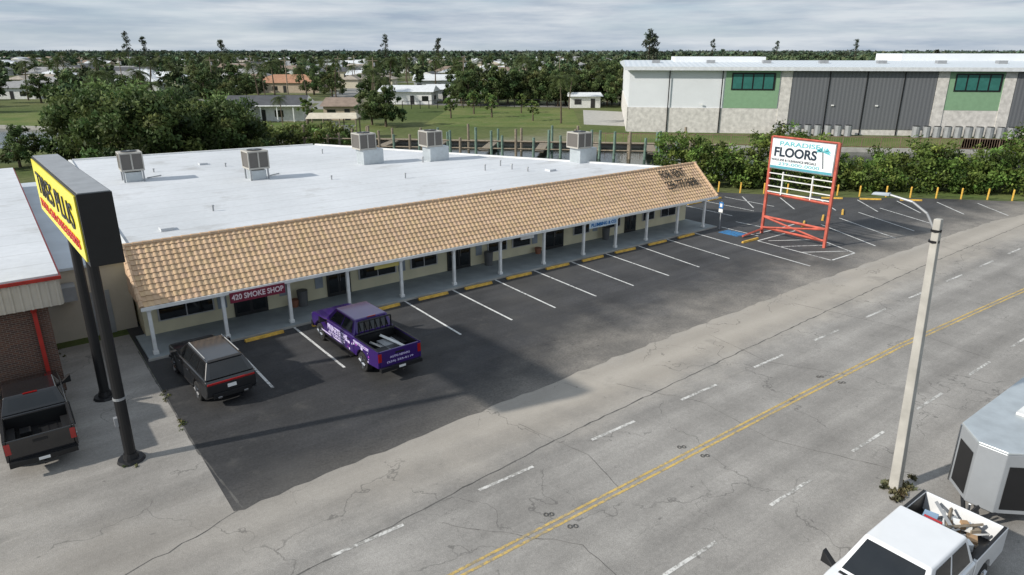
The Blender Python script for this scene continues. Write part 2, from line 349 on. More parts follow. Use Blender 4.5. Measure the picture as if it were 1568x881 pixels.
sheet('grass_verge',[(68.5,-11.5),(200,-13.5),(200,40),(80,0),(60,2)],.01,LAWN)
sheet('driveway',[cam_xy(13,126),cam_xy(27,120),cam_xy(30,150),cam_xy(16,158)],.014,CONC)
STR=mat('street_asphalt',(.24,.235,.22),.9,var=.1,vs=.3)
sheet('residential_street',[cam_xy(-120,196),cam_xy(18,164),cam_xy(18,170),cam_xy(-120,203)],.014,STR)
sheet('residential_street',[cam_xy(-46,160),cam_xy(-40,160),cam_xy(-75,420),cam_xy(-85,420)],.018,STR)
sheet('residential_street',[cam_xy(-330,330),cam_xy(60,290),cam_xy(60,297),cam_xy(-330,339)],.022,STR)

# ---------------------------------------------------------------- strip mall
mall=empty('strip_mall')
ROOFM=bpy.data.materials.new('white_roof_membrane'); N=NT(ROOFM); P=N.pos()
c=N.mix(N.mr(N.noise(.12,6,P,.6),.35,.68,0,1),(.64,.66,.685),(.53,.55,.57)); c=N.mix(N.mr(N.noise(.2,7,N.pos((1,1.4,1)),.68),.57,.74,0,.65),c,(.3,.29,.27))
w=N.n('ShaderNodeTexWave',wave_type='BANDS',bands_direction='Y'); w.inputs['Scale'].default_value=.16; w.inputs['Distortion'].default_value=.4; N.l(P,w.inputs['Vector'])
c=N.mix(N.mr(w.outputs[1],.0,.03,.28,0),c,(.36,.36,.36)); c=N.mix(1.0,c,N.val(N.mr(N.noise(3,5,P,.7),.3,.7,.92,1.05)),'MULTIPLY')
N.l(c,N.p.inputs['Base Color']); N.p.inputs['Roughness'].default_value=.7
RZ=4.0
foot=[(.05,2.55),(38.1,2.55),(21,33.6),(1.2,36)]
b=MB(); b.prism_z(foot,0,RZ-.02,CREAM); b.build('walls',mall)
b=MB(); b.poly([(x,y,RZ) for x,y in foot],ROOFM); b.build('roof_membrane',mall)
b=MB()
def edge(p,q,w,z0,z1,m):
    d=Vector((q[0]-p[0],q[1]-p[1])).normalized(); nx,ny=-d.y*w/2,d.x*w/2
    b.hexa([(p[0]-nx,p[1]-ny,z0),(q[0]-nx,q[1]-ny,z0),(q[0]+nx,q[1]+ny,z0),(p[0]+nx,p[1]+ny,z0)],[(p[0]-nx,p[1]-ny,z1),(q[0]-nx,q[1]-ny,z1),(q[0]+nx,q[1]+ny,z1),(p[0]+nx,p[1]+ny,z1)],m)
edge((38.1,2.6),(21.1,33.5),.22,RZ-.25,RZ+.1,WHITE); edge((20.9,33.65),(1.3,36.05),.22,RZ-.25,RZ+.1,WHITE); edge((1.12,35.9),(.02,2.7),.22,RZ-.25,RZ+.1,WHITE)
b.build('roof_edge',mall)
b=MB(); b.box(.05,38.1,2.40,2.545,.1,2.3,CREAM)
FR=mat('window_frame',(.5,.5,.5),.4,metal=.5); SHUT=mat('grey_blue_shutter',(.3,.34,.38),.6)
DOORF=mat('dark_door_frame',(.03,.03,.03),.4)
def win(x0,x1,z0=.75,z1=2.1):
    b.box(x0-.05,x1+.05,2.33,2.42,z0-.05,z1+.05,FR); n=max(1,round((x1-x0)/1.0))
    for i in range(n):
        a=x0+(x1-x0)*i/n+.03; c_=x0+(x1-x0)*(i+1)/n-.03; b.box(a,c_,2.32,2.40,z0,z1,GLASS)
def door(x0,x1,dark=True):
    b.box(x0-.06,x1+.06,2.32,2.42,.1,2.16,DOORF if dark else FR); mid=(x0+x1)/2
    for a,c_ in ((x0,mid-.03),(mid+.03,x1)): b.box(a+.04,c_-.04,2.31,2.40,.3,2.08,GLASS)
    b.box(mid-.07,mid-.05,2.26,2.29,.9,1.3,CHR); b.box(mid+.05,mid+.07,2.26,2.29,.9,1.3,CHR)
for x in ((.7,3.1),(10.7,12.9),(13.9,15.6),(19.3,20.7),(21.2,22.6),(26.4,27.8),(29.4,30.8),(33.2,34.4),(35.2,36.8)): win(*x)
for x in ((4.1,5.6),(8.9,10.1),(16.4,17.9),(23.9,25.4),(31.4,32.4)): door(*x)
for x in (3.3,6.3,13.1,18.4,22.8,28.2,8.2): b.box(x,x+.42,2.35,2.42,.7,2.1,SHUT)
b.build('shopfront',mall)
WALK=mat('walkway_concrete',(.27,.3,.31),.8,var=.15,vs=1.2)
b=MB(); b.box(-.35,38.3,-.38,2.7,0,.11,WALK); b.box(-.4,38.35,-.45,-.385,0,.1,CONC); b.build('walkway',mall)
b=MB()
PX=[0,3,6,9,12,15.3,18.5,21.8,25.1,28,31,34.2,37.2]
for x in PX:
    b.box(x-.075,x+.075,-.075,.075,.112,2.2,WHITE); b.box(x-.11,x+.11,-.11,.11,.111,.26,WHITE); b.box(x-.1,x+.1,-.1,.1,2.08,2.19,WHITE)
b.build('porch_posts',mall,bevel=.01)
b=MB(); b.box(-.25,38.35,-.1,2.39,2.2,2.26,WHITE); b.box(-.3,38.4,-.26,-.12,2.19,2.34,WHITE)
b.prism_x([(-.1,2.265),(2.42,2.265),(2.42,4.4),(2.2,4.4)],-.2,38.3,TAN); b.box(-.2,38.3,2.42,2.545,RZ-.05,4.42,WHITE)
b.build('canopy_frame',mall)
E0=np.array([0,-.17,2.33]); dv=np.array([0,.7379,.6749]); nv=np.array([0,-.6749,.7379]); SL=3.2
NR=12; x0,x1=-.28,38.38; tw=.27; NC=int((x1-x0)/tw); tw=(x1-x0)/NC
prof=[(0,.0),(.18,.022),(.36,.032),(.54,.022),(.72,.0)]
V=[];F=[];C=[];k=0
for r in range(NR):
    d0=r*SL/NR; d1=d0+SL/NR+.03
    for c_ in range(NC):
        bx=x0+c_*tw; sh=random.uniform(.95,1.05)
        if random.random()<.02: sh*=random.uniform(.82,.92)
        col=np.array([.60,.42,.265])*sh*np.array([1,random.uniform(.98,1.02),random.uniform(.94,1.05)])
        j=random.uniform(-.004,.004)
        pts=[(bx+u*tw,h) for u,h in prof]+[(bx+tw,0)]
        for (xa,ha),(xb,hb) in zip(pts[:-1],pts[1:]):
            L=.035+j
            q=[np.array([xa,0,0])+E0+dv*d0+nv*(ha+L),np.array([xb,0,0])+E0+dv*d0+nv*(hb+L),np.array([xb,0,0])+E0+dv*d1+nv*(hb+.0),np.array([xa,0,0])+E0+dv*d1+nv*(ha+.0)]
            V+=q;F.append([k,k+1,k+2,k+3]);k+=4;C+=[col]*4
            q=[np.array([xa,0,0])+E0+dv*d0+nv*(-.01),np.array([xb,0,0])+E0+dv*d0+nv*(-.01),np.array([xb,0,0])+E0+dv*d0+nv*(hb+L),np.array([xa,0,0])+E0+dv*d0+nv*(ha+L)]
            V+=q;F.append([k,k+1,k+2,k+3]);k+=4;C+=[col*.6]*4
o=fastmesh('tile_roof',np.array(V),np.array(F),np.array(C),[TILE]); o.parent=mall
RT=mat('ridge_tile',(.56,.39,.25),.75,var=.15,vs=4)
b=MB(); x=-.25
while x<38.2: b.cyl((x,2.2,4.49),(x+.42,2.2,4.49),.12,.10,8,RT); x+=.4
for xx in (-.26,38.34):
    for i in range(10):
        p=E0+dv*(i*.32)+nv*.05; q=E0+dv*(i*.32+.34)+nv*.05; b.cyl((xx,p[1],p[2]),(xx,q[1],q[2]),.11,.09,8,RT)
for i in range(9):
    z=2.3+i*.24; y0=-.1+i*.235; b.box(-.3+.004*i,-.215,y0+.1,2.5,z,z+.235,RT)
b.build('ridge_tiles',mall)
INK=mat('for_rent_black',(.02,.022,.02),.7)
for body,dd,w_,xx in (('FOR RENT',2.45,2.55,35.2),('239-777-9698',1.5,3.3,35.5)):
    pz=E0+dv*dd+nv*.12
    text('for_rent_lettering',body,(xx,pz[1],pz[2]),(1,0,0),dv,w_,.72,INK,mall,off=.0)
SMK=mat('maroon_sign',(.2,.02,.045),.5,var=.1); PK=mat('pink_white',(.8,.65,.67),.5)
b=MB(); b.box(3.25,5.75,-.3,-.27,1.78,2.26,SMK); b.build('shop_sign_board',mall); text('shop_sign_text','420 SMOKE SHOP',(4.5,-.315,2.02),(1,0,0),(0,0,1),2.35,.26,PK,mall,off=.02)
b=MB(); b.box(25.3,27.8,-.3,-.27,1.85,2.24,mat('pale_blue_sign',(.55,.65,.72),.5)); b.build('shop_sign_board',mall); text('shop_sign_text','PLUMBING & CO',(26.55,-.315,2.04),(1,0,0),(0,0,1),2.2,.22,BLUE,mall,off=.02)
b=MB(); b.box(10.5,11.9,-.02,.01,1.9,2.15,mat('pale_yellow',(.6,.5,.15),.5)); b.box(.9,2.9,2.28,2.31,1.35,1.6,RED); b.box(20,21,-.02,.01,1.93,2.13,WHITE); b.build('small_signs',mall)
b=MB()
for x in (7.3,19,29): b.cyl((x,1.9,.11),(x,1.9,.95),.24,.28,12,mat('bin_grey',(.12,.12,.12),.6))
for x in (6.9,23): b.cyl((x,2.0,.11),(x,2.0,.5),.16,.24,10,mat('terracotta',(.3,.13,.08),.8))
b.build('walkway_bins',mall)
LOUV=bpy.data.materials.new('louvre_grille'); N=NT(LOUV); w=N.n('ShaderNodeTexWave',bands_direction='Z'); w.inputs['Scale'].default_value=5; N.l(N.pos(),w.inputs['Vector'])
N.l(N.mix(w.outputs[1],(.03,.028,.025),(.22,.2,.18)),N.p.inputs['Base Color']); N.p.inputs['Roughness'].default_value=.5
ACB=mat('ac_beige',(.42,.4,.36),.5,var=.1); GALV=mat('galvanised',(.48,.52,.54),.4,metal=.4)
for (x,y,t) in ((3.6,22.7,0),(10.7,18.3,0),(20.1,20,1),(25.2,18.3,1),(34.2,10.2,1)):
    b=MB(); s_=.72; zc=.75 if not t else 1.1
    if t: b.box(-.75,1.0,-.7,.6,RZ,RZ+1.15,GALV)
    else:
        for sx in (-.6,.6):
            for sy in (-.6,.6): b.box(sx-.05,sx+.05,sy-.05,sy+.05,RZ,RZ+zc,GREY)
        b.box(-.5,.5,-.5,.5,RZ,RZ+zc-.1,GALV)
    z0=RZ+zc+ (.06 if t else 0); z1=z0+1.25; ox=-.3 if t else 0
    b.box(ox-s_,ox+s_,-s_,s_,z0,z0+.12,ACB); b.box(ox-s_+.04,ox+s_-.04,-s_+.04,s_-.04,z0+.12,z1-.1,LOUV); b.box(ox-s_,ox+s_,-s_,s_,z1-.1,z1,ACB)
    for sx in (-1,1):
        for sy in (-1,1): b.box(ox+sx*s_-sx*.08,ox+sx*s_,sy*s_-sy*.08,sy*s_,z0+.12,z1-.1,ACB)
    b.box(ox-.05,ox+.05,-s_-.004,-s_+.05,z0+.12,z1-.1,ACB)
    b.cyl((ox,0,z1),(ox,0,z1+.05),.5,.5,16,BLACK); b.cyl((ox,0,z1+.05),(ox,0,z1+.08),.12,.12,8,GREY)
    b.bar((ox+.9,.3,RZ+.06),(ox+1.9,.9,RZ+.06),.06,GREY)
    o=b.build('rooftop_ac_unit',mall,bevel=.008,seg=1); o.location=(x,y,0); o.rotation_euler[2]=random.uniform(-.05,.05)
b=MB()
for i in range(14):
    x=random.uniform(3,30); y=random.uniform(4,28)
    if x> 37-y*.5: continue
    h=random.uniform(.2,.4); b.cyl((x,y,RZ),(x,y,RZ+h),.05,.05,8,GREY); b.cyl((x,y,RZ+h),(x,y,RZ+h+.06),.09,.07,8,GREY)
for x,y in ((9,27),(29,8),(2,6)): b.box(x,x+.6,y,y+.6,RZ,RZ+.15,ROOFM)
b.build('roof_vents',mall)
lk=empty('link_building'); b=MB(); b.box(-3.4,.0,4.2,30,0,3.3,TAN); b.build('walls',lk); BR=mat('blue_grey_roof',(.5,.55,.6),.6,var=.1,vs=.5)
b=MB(); b.box(-3.45,.02,4.05,30.1,3.305,3.42,BR); b.build('roof',lk)
b=MB(); b.box(-1.9,-.9,4.12,4.2,0,2.1,GREY); b.box(-2.9,-2.2,3.3,4.1,2.1,2.75,GREY); b.build('door_and_duct',lk)
BRICK=bpy.data.materials.new('brown_brick'); N=NT(BRICK); bt=N.n('ShaderNodeTexBrick'); 
mp=N.n('ShaderNodeMapping'); N.l(N.n('ShaderNodeNewGeometry').outputs['Position'],mp.inputs[0]); mp.inputs['Rotation'].default_value=(math.radians(-90),0,0); N.l(mp.outputs[0],bt.inputs['Vector'])
bt.inputs['Scale'].default_value=1; bt.inputs['Brick Width'].default_value=.22; bt.inputs['Row Height'].default_value=.075; bt.inputs['Mortar Size'].default_value=.008
bt.inputs['Color1'].default_value=(.14,.065,.042,1); bt.inputs['Color2'].default_value=(.08,.045,.035,1); bt.inputs['Mortar'].default_value=(.2,.17,.14,1); N.l(bt.outputs[0],N.p.inputs['Base Color']); N.p.inputs['Roughness'].default_value=.9
ts=empty('brick_tyre_shop'); b=MB(); b.box(-20,-3.45,-1.3,28,0,3.7,BRICK); b.build('walls',ts)
RIB=mat('ribbed_cream_metal',(.55,.5,.42),.6,var=.08)
b=MB(); b.box(-20,-2.95,-1.75,28.4,3.6,4.6,RIB); x=-19.9
while x<-3: b.box(x,x+.07,-1.79,-1.752,3.6,4.57,RIB); x+=.28
y=-1.6
while y<28: b.box(-2.948,-2.91,y,y+.07,3.6,4.57,RIB); y+=.28
b.build('metal_fascia',ts)
b=MB(); b.box(-20.05,-2.85,-1.85,28.5,4.6,4.72,RED); b.build('red_trim',ts)
b=MB(); b.box(-20,-2.92,-1.78,28.45,4.722,4.8,ROOFM); b.build('roof',ts)
b=MB(); b.bar((-3.9,-1.62,4.6),(-3.9,-1.62,3.7),.14,RED); b.bar((-3.9,-1.62,3.7),(-3.9,-1.42,3.4),.14,RED); b.bar((-3.9,-1.42,3.4),(-3.9,-1.42,0),.14,RED)
b.build('red_downspout',ts)

# ---------------------------------------------------------------- pylon signs
SY=mat('sign_yellow',(.85,.72,.04),.35,var=.04); SR=mat('sign_red',(.6,.02,.02),.4)
pl=empty('pylon_sign')
def shear(y): return -2.5-.4*(y+10.2)/8.9
b=MB()
def sbox(y0,y1,a,c_,z0,z1,m):
    b.hexa([(shear(y0)+a,y0,z0),(shear(y0)+c_,y0,z0),(shear(y1)+c_,y1,z0),(shear(y1)+a,y1,z0)],[(shear(y0)+a,y0,z1),(shear(y0)+c_,y0,z1),(shear(y1)+c_,y1,z1),(shear(y1)+a,y1,z1)],m)
sbox(-10.2,-1.3,0,.82,7.05,9.0,BLACK); sbox(-10.15,-1.35,.04,.78,9.003,9.03,GREY); b.build('sign_box',pl)
b=MB(); sbox(-9.98,-1.4,-.04,-.003,7.15,8.93,SY); b.build('sign_face',pl)
text('sign_text','TIRES PLUS',(shear(-5.7)-.06,-5.7,8.2),(.045,-1,0),(0,0,1),7.2,.72,BLACK,pl,off=.0); text('sign_text','TOTAL CAR CARE EXPERTS',(shear(-5.7)-.06,-5.7,7.5),(.045,-1,0),(0,0,1),7.6,.28,SR,pl,off=.01)
b=MB()
for y in (-8.2,-2.9): b.cyl((-2.35,y,0),(-2.3,y,7.1),.17,.16,14,BLACK); b.cyl((-2.35,y,.006),(-2.35,y,.1),.42,.38,14,BLACK); b.cyl((-2.35,y,.1),(-2.35,y,.28),.24,.2,14,BLACK)
b.cyl((-2.34,-8.2,2.2),(-2.34,-8.2,2.28),.18,.18,14,GREY); b.box(-2.6,-2.5,-8.25,-8.1,1.3,1.6,GREY)
b.build('sign_poles',pl,smooth=False)
fs=empty('roadside_sign')
b=MB()
for x,y in ((39.6,-3.4),(39.4,-8.3)):
    b.bar((x,y,0),(x,y,6.95),.17,ORG)
b.bar((39.6,-3.5,2.95),(39.4,-8.2,2.95),.13,ORG)
b.bar((39.55,-3.5,1.25),(39.4,-8.2,1.25),.13,ORG); b.bar((39.55,-3.5,.45),(39.4,-8.2,.45),.13,ORG); b.bar((39.45,-3.5,1.25),(39.35,-8.2,.45),.1,ORG); b.bar((39.45,-3.5,.45),(39.35,-8.2,1.25),.1,ORG)
b.bar((39.6,-3.4,.3),(37.3,-3.4,.12),.12,ORG)
b.bar((39.6,-3.4,6.92),(39.4,-8.3,6.92),.1,ORG)
b.build('sign_frame',fs)
b=MB()
for z in (3.1,3.5,4.0,4.4): b.box(39.42,39.5,-8.15,-3.55,z,z+.06,WHITE)
for y in (-4.6,-6.8): b.box(39.405,39.515,y-.04,y+.04,3.0,4.6,WHITE)
b.box(39.35,39.55,-8.15,-3.55,4.78,6.85,GREY); b.build('sign_cabinet',fs)
b=MB(); b.box(39.31,39.345,-8.1,-3.6,4.83,6.81,mat('sign_white',(.78,.81,.82),.35,var=.03)); b.build('sign_panel',fs)
b=MB(); b.box(39.3,39.307,-8.09,-3.61,4.84,5.0,mat('sign_teal_band',(.1,.35,.42),.4)); b.build('sign_band',fs)
TEAL=mat('teal_paint',(.12,.45,.5),.5); NAVY=mat('navy_ink',(.015,.03,.05),.5)
text('sign_text','PARADISE',(39.3,-5.6,6.53),(0,-1,0),(0,0,1),2.9,.3,TEAL,fs,off=.01); text('sign_text','FLOORS',(39.3,-5.35,5.93),(0,-1,0),(0,0,1),3.1,.64,NAVY,fs,off=.03)
text('sign_text','WALK-INS & CLEARANCE SPECIALS',(39.3,-5.3,5.42),(0,-1,0),(0,0,1),3.3,.15,NAVY,fs,off=.01); text('sign_text','239-000-0000',(39.3,-5.7,5.17),(0,-1,0),(0,0,1),3.0,.2,TEAL,fs,off=.0)
b=MB(); b.bar((39.302,-7.45,5.2),(39.302,-7.3,6.25),.05,NAVY)
for a in range(7):
    an=a*math.pi/6-.2; b.poly([(39.295,-7.3,6.25),(39.295,-7.3-math.cos(an)*.35-.06,6.25+math.sin(an)*.33+.07),(39.295,-7.3-math.cos(an)*.6,6.25+math.sin(an)*.3-.1)],TEAL)
b.build('palm_logo',fs,recalc=False)
ad=empty('parking_sign'); b=MB(); b.bar((38.0,-.9,0),(38.0,-.9,2.1),.06,GREY); b.build('post',ad); b=MB(); b.box(37.94,37.965,-1.08,-.72,1.6,2.05,BLUE); b.box(37.93,37.938,-1.0,-.8,1.7,1.95,WHITE); b.box(37.94,37.962,-1.07,-.73,1.3,1.55,WHITE); b.build('plate',ad)
for x in (1.45,4.45,7.5,10.5,13.4,16.4,19.3,22.3,25.2,28.2,31.3,34.4):
    b=MB(); b.prism_x([(-.09,0),(.09,0),(.055,.13),(-.055,.13)],-.9,.9,YEL); b.build('wheel_stop',None,bevel=.012,loc=(x+random.uniform(-.06,.06),-.82+random.uniform(-.05,.05),.012),rot=random.uniform(-.04,.04))
for x,y,r in ((36.9,-4.3,0),(44.3,-3.9,-1.1),(47.4,-3.7,-1.1),(50.6,-3.6,-1.1),(53,2.2,-.78),(55.3,-.1,-.78),(57.6,-2.4,-.78),(60,-4.8,-.78),(43.8,6.0,0),(46.6,6.0,0)):
    b=MB(); b.prism_x([(-.09,0),(.09,0),(.055,.13),(-.055,.13)],-.9,.9,YEL); b.build('wheel_stop',None,bevel=.012,loc=(x,y,.012),rot=r+ (math.pi/2 if -1.2<r<-1 else 0) )
for i in range(13):
    t=i/12; x=49.6+t*17.6; y=8.0-t*18.2; b=MB(); b.cyl((0,0,0),(random.uniform(-.05,.05),0,.95),.075,.075,10,YEL); b.cyl((0,0,.95),(0,0,1.0),.075,.04,10,YEL); b.build('bollard',None,loc=(x+random.uniform(-.2,.2),y,0))
# street lamp
sl=empty('street_lamp'); b=MB(); PC=mat('pole_concrete',(.4,.385,.35),.85,var=.18,vs=1.4,bump=.2)
b.cyl((15.7,-23.9,0),(15.87,-23.5,8.25),.2,.13,4,PC,math.pi/4); b.build('pole',sl,bevel=.02)
b=MB(); pts=[(15.85,-23.45,7.95),(15.83,-23.2,8.35),(15.8,-22.8,8.6),(15.76,-22.1,8.72)]
for p,q in zip(pts[:-1],pts[1:]): b.cyl(p,q,.035,.03,8,GREY)
b.cyl((15.86,-23.5,7.9),(15.86,-23.5,7.96),.14,.14,8,BLACK); b.cyl((15.86,-23.5,7.6),(15.86,-23.5,7.66),.145,.145,8,BLACK); b.build('arm',sl)
b=MB(); b.hexa([(15.69,-22.2,8.67),(15.83,-22.2,8.67),(15.84,-21.7,8.64),(15.68,-21.7,8.64)],[(15.7,-22.2,8.76),(15.82,-22.2,8.76),(15.82,-21.75,8.72),(15.7,-21.75,8.72)],mat('lamp_housing',(.32,.36,.4),.4)); b.build('luminaire',sl,bevel=.02)
C=np.array([[15.7+rng.normal()*.3,-23.95+rng.normal()*.22,.06] for _ in range(30)]); V,F,c=leaves(C,np.full(30,.14),26,.07,(.17,.15,.08),.6); fastmesh('grass_tuft',V,F,c,[LEAF])

# ---------------------------------------------------------------- vehicles
def wheel(b,x,y,R,w,side):
    y0=y; y1=y-side*w
    b.cyl((x,y0-side*.03,R),(x,y1,R),R,R,28,RUB); b.cyl((x,y0,R),(x,y0-side*.03,R),R*.93,R,28,RUB)
    b.cyl((x,y0+side*.003,R),(x,y0-side*.05,R),R*.64,R*.64,24,BLACK)
    b.cyl((x,y0+side*.02,R),(x,y0-side*.02,R),R*.16,R*.16,12,CHR)
    for k in range(6):
        a=k*math.pi/3+.3; p=(x+math.cos(a)*R*.12,y0+side*.008,R+math.sin(a)*R*.12); q=(x+math.cos(a)*R*.62,y0+side*.01,R+math.sin(a)*R*.62)
        b.bar(p,q,.065,CHR)
    n=24
    for k in range(n):
        a=2*math.pi*k/n; a2=2*math.pi*(k+1)/n
        b.poly([(x+math.cos(t)*R*f_,y0+side*.012,R+math.sin(t)*R*f_) for t,f_ in ((a,.58),(a2,.58),(a2,.68),(a,.68))],CHR)
def arch(xc,zc,r,z0,n=14):
    a0=math.asin((z0-zc)/r); return [(xc+r*math.cos(a),zc+r*math.sin(a)) for a in np.linspace(math.pi-a0,a0,n)]
def pickup(name,loc,rot,L,wb,bed,paint,hw=.99,H=1.93,trim=None):
    e=empty(name,loc,rot); xn=L/2; xf=xn-1.0; xr=xf-wb; xt=-L/2; cow=xf-.6; xc=xt+bed; R=.41; trim=trim or CHR
    b=MB(); z0=.5
    prof=[(xc,z0)]+arch(xf,R,.52,z0)+[(xn-.14,.55),(xn-.02,.66),(xn,.85),(xn-.02,1.0),(xn-.1,1.12),(xn-.35,1.18),(cow+.2,1.25),(cow,1.27),(xc,1.3)]
    b.prism_y(prof,-hw,hw,paint); o=b.build('body',e,bevel=.055,seg=3,smooth=True)
    for v in o.data.vertices:
        if v.co.x>xn-.5: v.co.y*=.94
    b=MB(); b.hexa([(cow+.15,-.62,1.25),(xn-.3,-.55,1.17),(xn-.3,.55,1.17),(cow+.15,.62,1.25)],[(cow+.2,-.56,1.285),(xn-.4,-.48,1.205),(xn-.4,.48,1.205),(cow+.2,.56,1.285)],paint); b.build('hood_bulge',e,bevel=.015,seg=2,smooth=True)
    b=MB(); bp=[(xt,.6)]+arch(xr,R,.52,.52)+[(xc-.025,.52),(xc-.025,1.3),(xt,1.32)]
    for s in (1,-1): b.prism_y(bp,s*hw,s*(hw-.09),paint)
    b.box(xt,xt+.07,-hw+.092,hw-.092,.6,1.3,paint); b.build('bed',e,bevel=.022,seg=2,smooth=True)
    b=MB(); b.box(xt+.075,xc-.03,-hw+.092,hw-.092,.72,.78,BLACK); b.box(xc-.1,xc-.03,-hw+.092,hw-.092,.78,1.27,BLACK)
    for s in (1,-1): b.box(xr-.5,xr+.5,s*(hw-.1),s*(hw-.32),.78,.98,BLACK); b.box(xt+.08,xc-.1,s*(hw-.092),s*(hw-.10),.78,1.27,BLACK); b.box(xt+.05,xc-.06,s*(hw-.015),s*(hw-.085),1.318,1.335,BLACK)
    for i in range(7): y=-.72+i*.24; b.box(xt+.1,xc-.12,y-.03,y+.03,.78,.795,BLACK)
    b.box(xc+.02,xt+.2,-.5,.5,.5,.7,BLACK); b.box(xc,xf-.6,-.75,.75,.35,.5,BLACK); b.build('bed_liner',e)
    bq=[(xc+.04,-hw+.04,1.28),(cow,-hw+.05,1.25),(cow,hw-.05,1.25),(xc+.04,hw-.04,1.28)]
    tq=[(xc+.2,-.74,H),(cow-.78,-.72,H),(cow-.78,.72,H),(xc+.2,.74,H)]
    b=MB(); b.hexa(bq,tq,paint); b.build('cab_roof',e,bevel=.05,seg=3,smooth=True)
    b=MB(); sr=[bq[0],bq[1],tq[1],tq[0]]; slf=[bq[2],bq[3],tq[3],tq[2]]; fr=[bq[1],bq[2],tq[2],tq[1]]; bk=[bq[3],bq[0],tq[0],tq[3]]
    for q,fl in ((sr,0),(slf,1)):
        for u0,u1 in ((.07,.44),(.48,.86)):
            if fl: u0,u1=1-u1,1-u0
            b.panel(q,u0,u1,.14,.86,.007,GLASS)
    b.panel(fr,.07,.93,.08,.92,.007,GLASS); b.panel(bk,.1,.9,.2,.84,.007,GLASS); b.build('windows',e,recalc=False)
    b=MB()
    for s in (1,-1):
        y=s*(hw+.003)
        for x in (xc+.1,(xc+cow)/2+.02,cow-.02):
            b.box(x-.006,x+.006,y-s*.01,y,.56,1.24,BLACK)
        for x in (xc+.32,(xc+cow)/2+.25): b.box(x,x+.2,y,y+s*.025,1.08,1.12,trim)
        b.box(xc+.1,cow,y-s*.02,y+s*.01,.5,.56,trim if trim is CHR else BLACK); b.box(xc+.15,xf-.7,s*(hw-.1),s*(hw+.08),.36,.4,BLACK)
        b.hexa([(cow-.2,s*(hw-.02),1.18),(cow-.02,s*(hw-.02),1.18),(cow-.02,s*(hw+.28),1.2),(cow-.2,s*(hw+.28),1.2)],[(cow-.2,s*(hw-.0),1.24),(cow-.04,s*(hw-.0),1.24),(cow-.06,s*(hw+.28),1.48),(cow-.2,s*(hw+.28),1.48)],BLACK)
        b.box(xt-.015,xt+.05,s*(hw-.02),s*(hw-.17),.86,1.22,TAIL); b.box(xn-.16,xn+.015,s*(hw-.1),s*(hw-.36),.82,1.04,mat('headlamp',(.6,.62,.65),.1,coat=1))
    b.box(cow+.0,cow+.09,-.8,.8,1.262,1.275,BLACK)
    b.bar((cow-.02,-.1,1.3),(cow-.3,.5,1.48),.02,BLACK); b.bar((cow-.02,.6,1.3),(cow-.3,.05,1.48),.02,BLACK)
    b.box(xn-.05,xn+.03,-.56,.56,.68,1.06,BLACK); b.box(xn-.02,xn+.05,-.56,.56,.86,.9,trim)
    b.box(xn-.1,xn+.09,-hw+.06,hw-.06,.44,.66,trim); b.box(xt-.16,xt+.02,-hw+.05,hw-.05,.46,.62,trim)
    b.box(xt-.17,xt-.165,-.15,.15,.5,.6,WHITE); b.box(xt-.02,xt,-.2,.2,1.08,1.16,BLACK); b.box(xt-.3,xt-.1,-.04,.04,.4,.46,BLACK)
    b.box(xc+.16,xc+.2,-.2,.2,H-.01,H+.03,TAIL)
    b.build('trim',e,bevel=.012,seg=1)
    b=MB()
    for x in (xf,xr):
        for s in (1,-1): wheel(b,x,s*(hw-.01),R,.26,s)
    b.bar((xf,-.8,R),(xf,.8,R),.12,BLACK); b.bar((xr,-.8,R),(xr,.8,R),.14,BLACK); b.build('wheels',e)
    return e,dict(xn=xn,xf=xf,xr=xr,xt=xt,cow=cow,xc=xc,hw=hw)
PUR=mat('purple_paint',(.04,.01,.15),.28,metal=.2,coat=1,var=.1); BLKP=mat('black_car_paint',(.01,.01,.012),.25,coat=1); WHP=mat('white_car_paint',(.76,.77,.78),.3,coat=1,var=.03)
e,D=pickup('pickup_truck',(7.4,-4.9,.008),math.pi/2+.03,6.5,4.1,2.1,PUR,trim=BLACK)
LIL=mat('lilac_vinyl',(.62,.55,.8),.4,var=.1); 
text('side_lettering','PRIMETECHS',(.35,D['hw']+.012,1.02),(-1,0,0),(0,0,1),1.9,.26,LIL,e,off=.03)
text('side_lettering','AUTO DETAILING',(.45,D['hw']+.012,.78),(-1,0,0),(0,0,1),1.6,.12,LIL,e,off=.02)
text('side_lettering','PRIMETECHS.COM',(D['xr'],D['hw']+.012,1.14),(-1,0,0),(0,0,1),1.3,.12,LIL,e,off=.02)
text('tailgate_lettering','AUTO REPAIRS',(D['xt']-.012,0,.98),(0,-1,0),(0,0,1),.9,.08,LIL,e,off=.01); text('tailgate_lettering','(239) 555-0119',(D['xt']-.012,0,.78),(0,-1,0),(0,0,1),1.2,.1,LIL,e,off=.01)
b=MB()
for k in range(34):
    x=random.uniform(-2.9,-.6); z=random.uniform(.62,1.22); r=random.uniform(.02,.11)
    if abs(x-D['xr'])<.55 and z<1.0: continue
    y=D['hw']+.009+k*.0002; n=10; b.poly([(x+r*math.cos(t),y,z+r*math.sin(t)*.9) for t in np.linspace(0,-2*math.pi,n,endpoint=False)],LIL if k%3 else mat('magenta_vinyl',(.3,.06,.4),.4))
for x0,x1 in ((-.2,.9),(1.0,2.0)):
    b.poly([(x0,D['hw']+.008,.62),(x0+.9,D['hw']+.008,.62),(x0+1.1,D['hw']+.008,.68),(x0+.1,D['hw']+.008,.68)][::-1],LIL)
b.build('vinyl_graphics',e,recalc=False)
b=MB()
b.bar((-2.9,-.5,1.05),(-1.3,-.2,1.1),.1,WHITE); b.bar((-2.8,.0,.95),(-1.4,.35,.95),.09,GREY); b.box(-2.2,-1.5,-.6,.1,.8,1.0,GREY); b.box(-2.9,-2.4,.2,.7,.8,1.1,BLACK)
